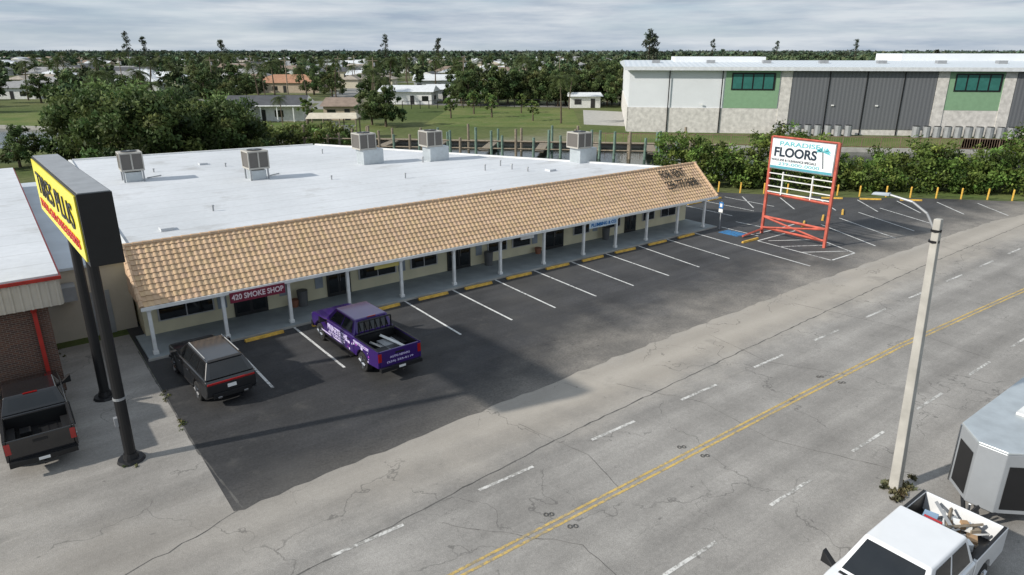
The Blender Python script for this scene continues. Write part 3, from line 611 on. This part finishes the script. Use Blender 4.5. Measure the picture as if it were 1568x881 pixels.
b.bar((-1.25,-.9,1.34),(-1.25,.9,1.34),.07,BLACK); b.bar((-1.25,-.75,1.34),(-1.25,-.75,1.9),.05,BLACK); b.bar((-1.25,.75,1.34),(-1.25,.75,1.9),.05,BLACK); b.bar((-1.25,-.75,1.9),(-1.25,.75,1.9),.05,BLACK)
for i in range(5): b.bar((-1.25,-.5+i*.25,1.34),(-1.25,-.5+i*.25,1.9),.035,BLACK)
b.build('bed_cargo',e)
e,D=pickup('pickup_truck',(-4.55,-4.45,.006),math.pi/2,5.6,3.5,1.85,BLKP,hw=.95,H=1.88,trim=BLACK)
b=MB(); b.box(-2.3,-2.0,-.2,.1,.8,.9,mat('green_bag',(.1,.3,.06),.6)); b.box(-1.7,-1.3,.2,.5,.8,.95,BLACK); b.build('bed_cargo',e)
e,D=pickup('pickup_truck',(11.1,-26.1,.006),math.pi,6.3,4.05,1.95,WHP,hw=1.0,H=1.95,trim=CHR)
CB=mat('cardboard',(.38,.24,.13),.8)
b=MB()
def jbox(x,y,z,w,d,h,r,m):
    ca,sa=math.cos(r),math.sin(r); q=[(x+ca*a-sa*c_,y+sa*a+ca*c_) for a,c_ in ((-w,-d),(w,-d),(w,d),(-w,d))]
    b.hexa([(p[0],p[1],z) for p in q],[(p[0],p[1],z+h) for p in q],m)
for i in range(24): jbox(random.uniform(-2.85,-1.5),random.uniform(-.65,.65),.8+random.random()*.35,random.uniform(.08,.24),random.uniform(.06,.18),random.uniform(.06,.24),random.random()*3,random.choice([CB,WHITE,CB,GREY,WOOD,CB]))
for i in range(9): b.bar((-2.9,random.uniform(-.7,.7),random.uniform(1.0,1.3)),(-1.5,random.uniform(-.7,.7),random.uniform(1.1,1.45)),random.uniform(.03,.08),random.choice([WHITE,WOOD,WHITE,GREY]))
jbox(-1.9,-.35,1.3,.35,.16,.05,.2,mat('blue_tarp',(.25,.36,.48),.5)); b.build('bed_cargo',e)
def suv(name,loc,rot,paint):
    L=5.1;hw=.96;e=empty(name,loc,rot); xn=L/2; xf=xn-.93; xr=xf-3.04; xt=-L/2; cow=xf-.55; R=.39
    b=MB(); prof=[(xt+.03,.5),(xt+.2,.36)]+arch(xr,R,.47,.37)+arch(xf,R,.47,.37)+[(xn-.25,.34),(xn-.05,.45),(xn,.7),(xn-.05,.92),(xn-.25,1.02),(cow,1.13),(xt+.35,1.17),(xt+.02,1.12),(xt-.02,.95),(xt,.72)]
    b.prism_y(prof,-hw,hw,paint); o=b.build('body',e,bevel=.07,seg=3,smooth=True,ang=32)
    for v in o.data.vertices:
        if v.co.x>xn-.5: v.co.y*=.92
        if v.co.x<xt+.1: v.co.y*=.95
    bq=[(xt+.06,-.9,1.14),(cow,-.9,1.12),(cow,.9,1.12),(xt+.06,.9,1.14)]; tq=[(xt+.42,-.66,1.73),(cow-.85,-.66,1.74),(cow-.85,.66,1.74),(xt+.42,.66,1.73)]
    b=MB(); b.hexa(bq,tq,paint); b.build('cabin',e,bevel=.06,seg=3,smooth=True)
    sr=[bq[0],bq[1],tq[1],tq[0]]; slf=[bq[2],bq[3],tq[3],tq[2]]; fr=[bq[1],bq[2],tq[2],tq[1]]; bk=[bq[3],bq[0],tq[0],tq[3]]
    b=MB()
    for q,fl in ((sr,0),(slf,1)):
        for u0,u1 in ((.07,.27),(.30,.56),(.59,.86)):
            if fl:u0,u1=1-u1,1-u0
            b.panel(q,u0,u1,.12,.84,.007,GLASS)
    b.panel(fr,.07,.93,.08,.92,.007,GLASS); b.panel(bk,.1,.9,.1,.85,.008,GLASS); b.build('windows',e,recalc=False)
    b=MB()
    for s in (1,-1):
        y=s*(hw+.003)
        for x in (xr+.62,(xr+cow)/2+.45,cow-.05): b.box(x-.006,x+.006,y-s*.01,y,.45,1.1,BLACK)
        for x in (xr+.8,(xr+cow)/2+.65): b.box(x,x+.18,y,y+s*.025,.95,.99,CHR)
        b.box(cow-.2,cow-.02,s*(hw-.04),s*(hw+.2),1.08,1.24,paint)
        b.bar((xt+.7,s*.62,1.78),(cow-1.0,s*.62,1.79),.035,GREY); b.box(xr+.5,xf-.5,s*(hw-.05),s*(hw+.015),.37,.44,BLACK)
    b.box(xt-.035,xt+.1,-.86,.86,.98,1.05,TAIL); b.box(xt-.04,xt+.1,-.7,.7,.42,.6,BLACK); b.box(xt-.045,xt,-.16,.16,.75,.88,WHITE); b.box(xt-.05,xt,-.4,-.55,.4,.47,CHR); b.box(xt-.05,xt,.4,.55,.4,.47,CHR)
    b.box(xt+.3,xt+.5,-.6,.6,1.73,1.76,BLACK)
    b.box(xn-.05,xn+.01,-.6,.6,.6,.85,BLACK); b.build('trim',e,bevel=.012,seg=1)
    b=MB()
    for x in (xf,xr):
        for s in (1,-1): wheel(b,x,s*(hw-.005),R,.25,s)
    b.bar((xf,-.8,R),(xf,.8,R),.1,BLACK); b.bar((xr,-.8,R),(xr,.8,R),.1,BLACK); b.build('wheels',e)
suv('parked_suv',(1.3,-3.85,.008),math.pi/2+.05,mat('dark_grey_car_paint',(.014,.015,.017),.3,coat=1))
ct=empty('cargo_trailer',(16.0,-25.95,.006)); TG=mat('trailer_grey',(.36,.38,.4),.4,metal=.3,var=.05); 
pl_=[(0,-.35),(.0,.35),(.75,1.05),(6,1.05),(6,-1.05),(.75,-1.05)]
b=MB(); b.prism_z(pl_,.45,2.3,TG); b.build('body',ct,bevel=.02); b=MB(); b.prism_z([(x-.02 if x==0 else x,y*1.01) for x,y in pl_],2.303,2.38,GALV); b.build('roof',ct,bevel=.02)
b=MB()
for s in (1,-1):
    q=[(0,s*.35,.5),(.75,s*1.05,.5),(.75,s*1.05,2.3),(0,s*.35,2.3)]
    if s==-1: q=[q[1],q[0],q[3],q[2]]
    b.panel(q,.12,.88,.05,.8,-.012,BLACK); b.panel(q,.12,.88,.05,.8,.012,BLACK)
    b.cyl((.75,s*1.06,.45),(.75,s*1.06,2.3),.03,.03,8,CHR)
    for x in (1.4,2.6,3.8,5.0): b.box(x-.01,x+.01,s*1.051,s*1.056,.5,2.28,GREY)
    b.box(2.6,4.6,s*1.0,s*1.2,.75,.8,TG)
    for x in (3.1,4.1): wheel(b,x,s*1.18,.34,.2,s)
b.box(2.5,3.1,-.3,.3,2.383,2.46,WHITE)
b.bar((0,0,.45),(-1.0,0,.45),.09,BLACK); b.bar((.3,.5,.42),(-.95,0,.45),.08,BLACK); b.bar((.3,-.5,.42),(-.95,0,.45),.08,BLACK); b.cyl((-.8,0,.0),(-.8,0,.9),.035,.035,8,CHR)
b.build('panels_and_running_gear',ct,recalc=False)

# ---------------------------------------------------------------- storage warehouse across canal
wh=empty('storage_warehouse',(0,0,0),-math.pi/4)
WPN=mat('white_metal_siding',(.72,.74,.76),.5,var=.04,vs=.3); STONE=mat('whitewashed_stone',(.6,.575,.54),.9,var=.22,vs=1.5,bump=.4)
def ribmat(name,c1,c2,sc):
    m=bpy.data.materials.new(name); N=NT(m); w=N.n('ShaderNodeTexWave',bands_direction='X'); w.inputs['Scale'].default_value=sc; N.l(N.pos(obj=True),w.inputs['Vector']); N.l(N.mix(w.outputs[1],c1,c2),N.p.inputs['Base Color']); N.p.inputs['Roughness'].default_value=.5; N.bump(w.outputs[1],.4,.04); return m
DARK=ribmat('charcoal_ribbed_siding',(.12,.125,.135),(.155,.16,.17),.55); GRN=mat('green_panel',(.22,.36,.22),.6,var=.06); GLT=mat('teal_window_glass',(.04,.16,.14),.1)
y0=91.5
b=MB(); b.box(22.2,130,y0,y0+60,0,10,WPN); b.build('walls',wh)
b=MB(); b.box(22.1,130,y0-.15,y0+.0,0,3.9,STONE); b.box(22.05,22.2,y0-.15,y0+60,0,3.9,STONE)
for x in (45.6,68.4,77.8,100.7,110.1): b.box(x,x+1.6,y0-.25,y0-.151,0,9.8,STONE)
b.build('stone_base',wh)
b=MB()
for x in (47.3,79.5,111.8): b.box(x,x+21,y0-.22,y0-.155,.9,9.9,DARK)
b.build('dark_panels',wh)
b=MB()
for x in (37.2,70.0,102.3): b.box(x,x+8.2,y0-.16,y0-.005,3.92,9.9,GRN); 
b.build('green_panels',wh)
b=MB()
for x in (37.2,70.0,102.3):
    b.box(x+.9,x+7.5,y0-.24,y0-.165,6.7,9.3,BLACK)
    for i in range(4): b.box(x+1.1+i*1.58,x+2.45+i*1.58,y0-.26,y0-.245,6.9,9.1,GLT)
for x in (28.4,52.7,58.2,63.6,85,95.8,36.6): b.box(x,x+.16,y0-.3,y0-.225,0,9.9,BLACK)
for x in (53.5,60,90,33.5): b.box(x,x+.4,y0-.4,y0-.28,4.4,4.6,WHITE)
b.build('windows_and_downspouts',wh)
RS=ribmat('light_standing_seam',(.55,.6,.64),(.64,.68,.71),.35)
b=MB(); b.prism_x([(y0-1.0,9.75),(y0-1.0,10.15),(y0+14,11.0),(y0+60,10.2),(y0+60,9.75)],21.4,131,RS); b.build('roof',wh)
b=MB(); b.box(21.3,131.2,y0-1.1,y0-1.003,9.65,10.2,mat('gutter_light',(.66,.68,.7),.5)); b.box(30,45,y0+10,y0+18,10.6,11.6,WPN); b.box(68,128,y0+14,y0+26,10.7,12.1,WPN)
for x in range(26,128,9): b.box(x,x+1.3,y0+7,y0+8.2,10.4,11.1,GREY)
b.build('roof_equipment',wh)
b=MB()
for x in list(np.arange(45.6,57,1.5))+list(np.arange(66,80,1.5))+list(np.arange(82,99,1.6)): b.cyl((x,y0-1.8,0),(x,y0-1.8,1.6),.58,.58,10,GREY); b.cyl((x,y0-1.8,1.6),(x,y0-1.8,1.68),.48,.48,10,BLACK)
b.build('condenser_units',wh)
fe=empty('rail_fence',(0,0,0),-math.pi/4); b=MB(); x=14.
RUST=mat('rusty_brown',(.2,.14,.1),.8,var=.3)
while x<120: b.box(x-.05,x+.05,72.2,72.3,0,1.9,RUST); x+=2.4
b.box(14,120,72.22,72.28,.5,.6,RUST); b.box(14,120,72.22,72.28,1.75,1.85,RUST)
x=14.
while x<120: b.box(x-.02,x+.02,72.235,72.265,.62,1.74,RUST); x+=.3
b.build('rails',fe)
fe=empty('hedge_fence'); b=MB()
p=[cam_xy(x,166+.2*x) for x in np.linspace(-25,40,34)]
for a in p: b.box(a[0]-.06,a[0]+.06,a[1]-.06,a[1]+.06,0,1.8,BLACK)
for a,c_ in zip(p[:-1],p[1:]): b.bar((*a,1.7),(*c_,1.7),.08,BLACK); b.bar((*a,.9),(*c_,.9),.05,BLACK)
b.build('rails',fe)
GP=mat('green_piling',(.14,.21,.17),.8,var=.35,vs=3)
dk=empty('boat_dock',(0,0,0),-math.pi/4); b=MB()
for i in range(30):
    x=-20+i*1.75+random.uniform(-.4,.4); 
    for n_ in ((60.5,) if i%2 else (60.5,66.0)): b.cyl((x,n_,0),(x+random.uniform(-.05,.05),n_,random.uniform(2.2,3.6)),.17,.16,8,(GP if i%4 else WOOD) if i>6 else WOOD)
for i in range(14):
    x=-48+i*2.3; b.cyl((x,67+random.uniform(-3,2),0),(x,67,random.uniform(1.6,3)),.15,.14,8,WOOD)
for x in range(-18,34,7): b.box(x,x+1.2,60.7,70.6,.6,.75,WOOD)
b.box(-20,34,70,71.4,.6,.72,WOOD); b.box(-50,-20,71,72.4,.6,.72,WOOD)
for z in (1.0,1.9):
    for i in range(27): b.bar((-20+i*2,60.5,z),(-18+i*2,60.5,z),.14,WOOD)
b.build('pilings',dk)
x,y=cam_xy(-27,106); bl=empty('boat_lift',(x,y,0),-.6); b=MB()
b.hexa([(-3.8,-1.8,3),(3.8,-1.8,3),(3.8,1.8,3),(-3.8,1.8,3)],[(-3.5,-.3,3.7),(3.5,-.3,3.7),(3.5,.3,3.7),(-3.5,.3,3.7)],mat('beige_canvas',(.55,.5,.4),.8))
for i in (-3.6,-1.2,1.2,3.6):
    for j in (-1.7,1.7): b.cyl((i,j,0),(i,j,3),.1,.1,8,WOOD)
b.build('canopy',bl); b=MB(); b.hexa([(-2.6,-.5,.9),(2.2,-.4,.9),(2.2,.4,.9),(-2.6,.5,.9)],[(-2.8,-1.1,1.7),(3.3,-.35,1.9),(3.3,.35,1.9),(-2.8,1.1,1.7)],WHITE); b.box(-.8,.6,-.6,.6,1.7,2.4,WHITE); b.build('boat',bl,bevel=.1)

# ---------------------------------------------------------------- houses
def house(x,y,rot,w,d,h,wc,rc,hip=True,rh=1.6,det=False):
    e=empty('house',(x,y,0),rot); b=MB(); b.box(-w/2,w/2,-d/2,d/2,0,h,wc)
    wing=w>14 and random.random()<.6
    if wing: b.box(-w/2+.3,-w/2+6.3,-d/2-3.5,-d/2-.002,0,h-.05,wc)
    b.build('walls',e)
    b=MB(); o=.6; W=w/2+o; Dd=d/2+o; rr=(W-Dd*.95) if hip else W-.3
    rr=max(.3,rr); z1=h+rh
    b.poly([(-W,-Dd,h),(W,-Dd,h),(rr,0,z1),(-rr,0,z1)],rc); b.poly([(W,Dd,h),(-W,Dd,h),(-rr,0,z1),(rr,0,z1)],rc)
    b.poly([(W,-Dd,h),(W,Dd,h),(rr,0,z1)],rc if hip else wc); b.poly([(-W,Dd,h),(-W,-Dd,h),(-rr,0,z1)],rc if hip else wc); b.poly([(-W,-Dd,h),(-W,Dd,h),(W,Dd,h),(W,-Dd,h)],WHITE)
    if wing:
        xa,xb,ya=-w/2-.2,-w/2+6.8,-d/2-4.1; xm=(xa+xb)/2
        b.poly([(xa,ya,h-.02),(xm,ya+2.5,h+rh*.75),(xm,0,h+rh*.75),(xa,-.5,h-.02)],rc); b.poly([(xb,ya,h-.02),(xb,-.5,h-.02),(xm,0,h+rh*.75),(xm,ya+2.5,h+rh*.75)],rc); b.poly([(xa,ya,h-.02),(xb,ya,h-.02),(xm,ya+2.5,h+rh*.75)],rc)
    b.build('roof',e,recalc=False); b=MB(); n=max(2,int(w/3))
    for s in (-1,1):
        for i in range(n):
            cx=-w/2+(i+.5)*w/n
            if i==n//2: b.box(cx-.5,cx+.5,s*d/2,s*(d/2+.05),0,2.1,DOORF)
            elif (i+s)%3: b.box(cx-.8,cx+.8,s*d/2,s*(d/2+.05),.8,2.0,GLASS)
            if det and s==-1: b.box(cx-.1,cx+.1,-d/2-1.4,-d/2-1.2,0,h,WHITE)
    for s in (-1,1): b.box(s*w/2,s*(w/2+.05),-1,1,.9,2,GLASS)
    if det: b.box(-W,W,-d/2-1.6,-d/2-.6,h,h+.15,WHITE)
    b.build('windows_and_door',e)
WC=[mat('house_white',(.72,.72,.7),.8),mat('house_cream',(.6,.55,.43),.8),mat('house_grey',(.45,.47,.47),.8),mat('house_tan',(.45,.37,.28),.8)]
RC=[mat('shingle_grey',(.27,.27,.27),.9,var=.2,vs=1),mat('shingle_tan',(.34,.3,.25),.9,var=.2,vs=1),mat('metal_roof_white',(.66,.68,.69),.5),mat('shingle_dark',(.08,.083,.09),.9,var=.2,vs=1),mat('shingle_brown',(.25,.19,.15),.9,var=.2,vs=1),mat('tile_orange',(.38,.2,.12),.8,var=.2,vs=1)]
FR0=-.65
HL=[(-47,136,15,8,2.8,0,3,False,1.7,True),(-33,138,6,8,2.6,3,4,False,1.4,False),(-72,232,22,12,3,3,5,True,2.4,False),(-110,296,17,12,3,2,0,True,2.6,False),(-52,262,18,11,3,1,1,True,2,False),(-26,180,13,9,3,0,2,False,1.4,False),(-18,190,9,7,3,0,2,False,1.2,False),
    (-150,235,16,10,3,0,0,True,1.6,False),(-172,262,16,10,3,1,1,True,1.7,False),(-125,240,15,10,3,0,2,True,1.6,False),(-185,225,14,9,3,3,4,True,1.7,False),(-96,262,16,10,3,0,4,True,1.7,False),(24,250,14,10,3,0,2,True,1.6,False),(48,300,18,10,3,0,0,True,1.7,False),
    (17,166,7,4,2.6,0,2,False,.8,False),(-138,200,15,10,3,0,0,True,1.6,False),(-160,205,14,10,3,0,2,True,1.6,False),(-205,262,15,10,3,0,0,True,1.6,False),(-230,300,15,10,3,1,1,True,1.6,False),(-5,222,14,9,3,0,0,True,1.6,False)]
HP=[]
for X,Y,w,d,h,wc,rc,hip,rh,det in HL:
    x,y=cam_xy(X,Y); HP.append((X,Y)); house(x,y,FR0+random.uniform(-.1,.1),w,d,h,WC[wc],RC[rc],hip,rh,det)
tries=0
while len(HP)<235 and tries<6000:
    tries+=1
    Y=random.uniform(240,1150); X=random.uniform(-.82,.3)*Y
    if X>Y*.13: continue
    if any((X-a)**2+(Y-c_)**2<23**2 for a,c_ in HP): continue
    HP.append((X,Y)); x,y=cam_xy(X,Y); house(x,y,FR0+random.choice([0,1.57])+random.uniform(-.1,.1),random.uniform(13,20),random.uniform(9,12),3.1,random.choice([WC[0],WC[0]]+WC),random.choice([RC[0],RC[1],RC[2],RC[2],RC[0],RC[4],RC[3],RC[0]]),random.random()<.7,random.uniform(1.5,2.4))
# utility poles along the streets
for X,Y in ((-112,205),(-84,200),(-60,190),(-36,186),(-12,178),(-58,240),(-66,300),(-150,250),(-200,320),(-120,330),(-20,305),(20,300),(-160,215)):
    x,y=cam_xy(X,Y); e=empty('utility_pole',(x,y,0),random.uniform(-.7,-.5)); b=MB(); b.cyl((0,0,0),(0,0,11),.17,.11,8,WOOD); b.box(-1.2,1.2,-.06,.06,10.1,10.25,WOOD); b.cyl((.35,0,8.8),(.35,0,9.7),.2,.2,8,GREY); b.build('pole_and_crossarm',e)

# ---------------------------------------------------------------- trees
BLm=[broadleaf('oak_mesh_%d'%i,8,4.2,60,70,.26,base=bs) for i,bs in enumerate(((.08,.115,.04),(.068,.1,.035),(.105,.135,.05)))]
BIG=broadleaf('fig_mesh',9,6.5,150,120,.25,base=(.085,.12,.04),low=.05)
PMs=[palm('palm_mesh_%d'%i,7+i,30,2.5) for i in range(2)]
SM=broadleaf('young_tree_mesh',5,1.5,26,45,.18,base=(.13,.18,.055),low=.35)
def T(name,me,X,Y,s=1,sz=None): x,y=cam_xy(X,Y); return place(name,me,x,y,s,None,sz)
T('fig_tree',BIG,-41,76,1.0); T('fig_tree',BIG,-49,83,1.0); T('fig_tree',BIG,-34.5,82,.85)
for X,Y,s in ((-60,74,.5),(-66,80,.55),(-56,78,.6)): T('broadleaf_tree',BLm[0],X,Y,s)
T('broadleaf_tree',BLm[1],-22,122,.85); T('broadleaf_tree',BLm[1],-25,125,.75)
for X,Y,s in ((-33,172,1.15),(9,128,1.0),(-58,122,.9),(-70,118,1.0),(-63,126,1),(-40,122,.7),(-79,150,1.2),(13,160,.9),(-55,190,1.2),(-15,200,1.2),(22,175,1),(-95,170,1.1),(-44,230,1.4),(-100,210,1.2),(5,210,1.2),(-130,190,1.2),(-12,170,.8),(-50,112,.75),(-62,110,.9),(-74,128,1.1),(-27,150,1),(-68,190,1.3)): T('palm_tree',PMs[random.randint(0,1)],X,Y,s)
for i in range(95):
    Y=random.uniform(185,560); X=random.uniform(-.75,.12)*Y; T('palm_tree',PMs[i%2],X,Y,random.uniform(.9,1.5))
for X,Y in ((-12,138),(-4,140),(4,133),(-8,148),(2,150),(-50,128),(-37,127)): T('young_tree',SM,X,Y,random.uniform(.8,1.05))
for i in range(18): T('broadleaf_tree',BLm[i%3],-13+i*2.4,172+random.uniform(-4,8),random.uniform(.9,1.2))
for X,Y,s in ((-66,165,.8),(-78,180,1.0),(-90,165,.9),(-75,200,.8),(-40,205,1.1),(-105,170,1.0),(-120,180,.9),(-88,225,1.1),(-15,240,1.1),(8,260,1.2),(30,220,1.2),(35,240,1.2),(40,190,1.0),(-112,255,1.0),(-20,280,1.2),(28,200,1),(38,215,1.1),(-130,165,1.0),(-115,150,.9),(-60,215,1.1),(-52,205,.9)): T('broadleaf_tree',random.choice(BLm),X,Y,s)
for X,Y,h in ((76,400,24),(79,402,21),(-105,600,25),(-330,620,28),(-318,625,24),(-225,560,20),(-60,590,22),(250,900,26),(330,900,24),(390,820,25)):
    C=[];R=[]
    for i in range(34): z=random.uniform(.3,1); C.append([rng.normal()*2.8*(1.25-z),rng.normal()*2.8*(1.25-z),h*z]); R.append(1.7)
    p=Plant(); V,F=tube((0,0,0),(0,0,h*.95),.5,.1); p.add(V,F,np.array([.1,.08,.06]),0); V,F,c=leaves(np.array(C),np.array(R),22,.6,(.07,.09,.06)); p.add(V,F,c,1); x,y=cam_xy(X,Y); place('pine_tree',p.mesh('pine_mesh'),x,y)
def okxy(X,Y):
    s_,b_=cam_xy(X,Y); n=(s_+b_)*.7071; m=(s_-b_)*.7071
    if m>14 and 80<n<165: return False
    if n<92 : return False
    if -17<X<32 and Y<170: return False
    if -75<X<-17 and Y<215: return False
    return True
HPa=np.array(HP)
groups=[(165,430,420,16,.7,3.0),(430,1150,1300,8,1.5,4.4),(1150,2600,2300,3,4.0,8),(2600,5200,2000,2,9,14)]
Va=[];Fa=[];Ca=[];k=0
for y0_,y1_,n,ncl,ls,rad in groups:
    CC=[];RR=[]
    c=0
    while c<n:
        Y=math.sqrt(random.uniform(y0_**2,y1_**2)); X=random.uniform(-.95,.95)*Y; c+=1
        if not okxy(X,Y): continue
        dd=((HPa-np.array([X,Y]))**2).sum(1).min()
        if dd<(11)**2: continue
        if y1_<1200:
            q=HPa-np.array([X,Y]); 
            if ((abs(q[:,0]-q[:,1]*X/Y)<6)&(q[:,1]>0)&(q[:,1]<35)).any() and random.random()<.6: continue
        h=random.uniform(4,9)*(1 if y1_<2000 else 1.2)
        if random.random()<.07: h*=1.4
        r=rad*random.uniform(.6,1.3); x,y=cam_xy(X,Y)
        for j in range(ncl):
            a=random.random()*6.28; q=random.random()**.5*.7
            CC.append([x+math.cos(a)*r*q,y+math.sin(a)*r*q,max(.8,h*random.uniform(.2,.88))]); RR.append(r*random.uniform(.35,.6))
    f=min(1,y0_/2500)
    base=np.array([.07,.1,.04])*(1-f)+np.array([.085,.11,.105])*f  # farther groups turn blue-grey: aerial haze painted into the leaf colour
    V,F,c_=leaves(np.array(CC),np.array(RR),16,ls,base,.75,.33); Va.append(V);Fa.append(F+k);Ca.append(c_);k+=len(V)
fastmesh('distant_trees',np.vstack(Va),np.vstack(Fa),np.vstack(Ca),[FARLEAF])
C=[];R=[]
for i in range(1900):
    m_=random.uniform(24,100) ; n_=42.6+abs(rng.normal())*2.2 if i%2 else random.uniform(42.5,49)
    if m_<27 and n_<44: continue
    hh=(3.5+1.0*math.sin(m_*.55)+.8*math.sin(m_*.21+1)+random.uniform(-.4,.8)+(.5 if m_>48 else 0)); z=random.uniform(.12,1)*hh*(1 if n_>43.6 else .7)
    x,y=mn(m_,n_); C.append([x,y,max(.3,z)]); R.append(random.uniform(.4,.95))
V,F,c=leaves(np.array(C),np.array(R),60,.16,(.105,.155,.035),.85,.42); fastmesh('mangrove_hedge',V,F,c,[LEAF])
C=[];R=[]
for i in range(480):
    X=random.uniform(-56,-22); Y=random.uniform(88,98)+(-X-30)*.1; x,y=cam_xy(X,Y); C.append([x,y,random.uniform(.3,2.9)]); R.append(random.uniform(.5,1.1))
V,F,c=leaves(np.array(C),np.array(R),50,.22,(.12,.155,.045),.8,.35); fastmesh('mangrove_bushes',V,F,c,[LEAF])

# ---------------------------------------------------------------- light, sky, camera
EL=math.radians(31); ux,uy=-.971,.239
w=bpy.data.worlds.new('World'); scene.world=w; w.use_nodes=True; t=w.node_tree; t.nodes.clear()
out=t.nodes.new('ShaderNodeOutputWorld'); bg=t.nodes.new('ShaderNodeBackground'); t.links.new(bg.outputs[0],out.inputs[0]); bg.inputs[1].default_value=.12
sky=t.nodes.new('ShaderNodeTexSky'); sky.sky_type='NISHITA'; sky.sun_disc=False; sky.sun_elevation=EL; sky.sun_rotation=math.atan2(ux,uy); sky.air_density=1.0; sky.dust_density=.6; sky.ozone_density=2
tc=t.nodes.new('ShaderNodeTexCoord')
def wn(scale,loc,sc,det):
    mp=t.nodes.new('ShaderNodeMapping'); mp.inputs['Scale'].default_value=scale; mp.inputs['Location'].default_value=loc; t.links.new(tc.outputs['Generated'],mp.inputs[0])
    n=t.nodes.new('ShaderNodeTexNoise'); n.inputs['Scale'].default_value=sc; n.inputs['Detail'].default_value=det; n.inputs['Roughness'].default_value=.58; t.links.new(mp.outputs[0],n.inputs['Vector']); return n.outputs[0]
def mrw(v,a,b,c,d):
    x=t.nodes.new('ShaderNodeMapRange'); t.links.new(v,x.inputs[0]); 
    for i,q in enumerate((a,b,c,d)): x.inputs[i+1].default_value=q
    return x.outputs[0]
n1=wn((1,1,9),(3,1,0),3.0,7); n2=wn((1,1,10),(0,4,2),5,7)
def mixw(f,a,b):
    x=t.nodes.new('ShaderNodeMix'); x.data_type='RGBA'; t.links.new(f,x.inputs[0])
    for i,q in ((6,a),(7,b)):
        if isinstance(q,tuple): x.inputs[i].default_value=(*q,1)
        else: t.links.new(q,x.inputs[i])
    return x.outputs[2]
cl=mixw(mrw(n2,.36,.64,0,1),(3.2,3.85,4.7),(5.7,6.1,6.5))
c=mixw(mrw(n1,.40,.56,.55,1.0),mixw(mrw(n1,0,1,.55,.55),sky.outputs[0],(3.7,5.0,6.6)),cl)
t.links.new(c,bg.inputs[0])
s=bpy.data.lights.new('sun','SUN'); s.energy=4.5; s.angle=math.radians(1.2); s.color=(1,.95,.87)
so=bpy.data.objects.new('sun',s); COL.objects.link(so); so.rotation_euler=Vector((-ux*math.cos(EL),-uy*math.cos(EL),-math.sin(EL))).to_track_quat('-Z','Y').to_euler(); so.location=(-40,10,40)
cam=bpy.data.cameras.new('camera'); cam.sensor_width=36; cam.lens=1045/1568*36; cam.clip_end=12000; cam.clip_start=.1
co=bpy.data.objects.new('camera',cam); COL.objects.link(co); co.location=(-4.08,-30.82,12.5); co.rotation_euler=(math.radians(90-19.1),0,math.radians(-37.25)); scene.camera=co
scene.view_settings.view_transform='Standard'; scene.view_settings.look='None'; scene.view_settings.exposure=0
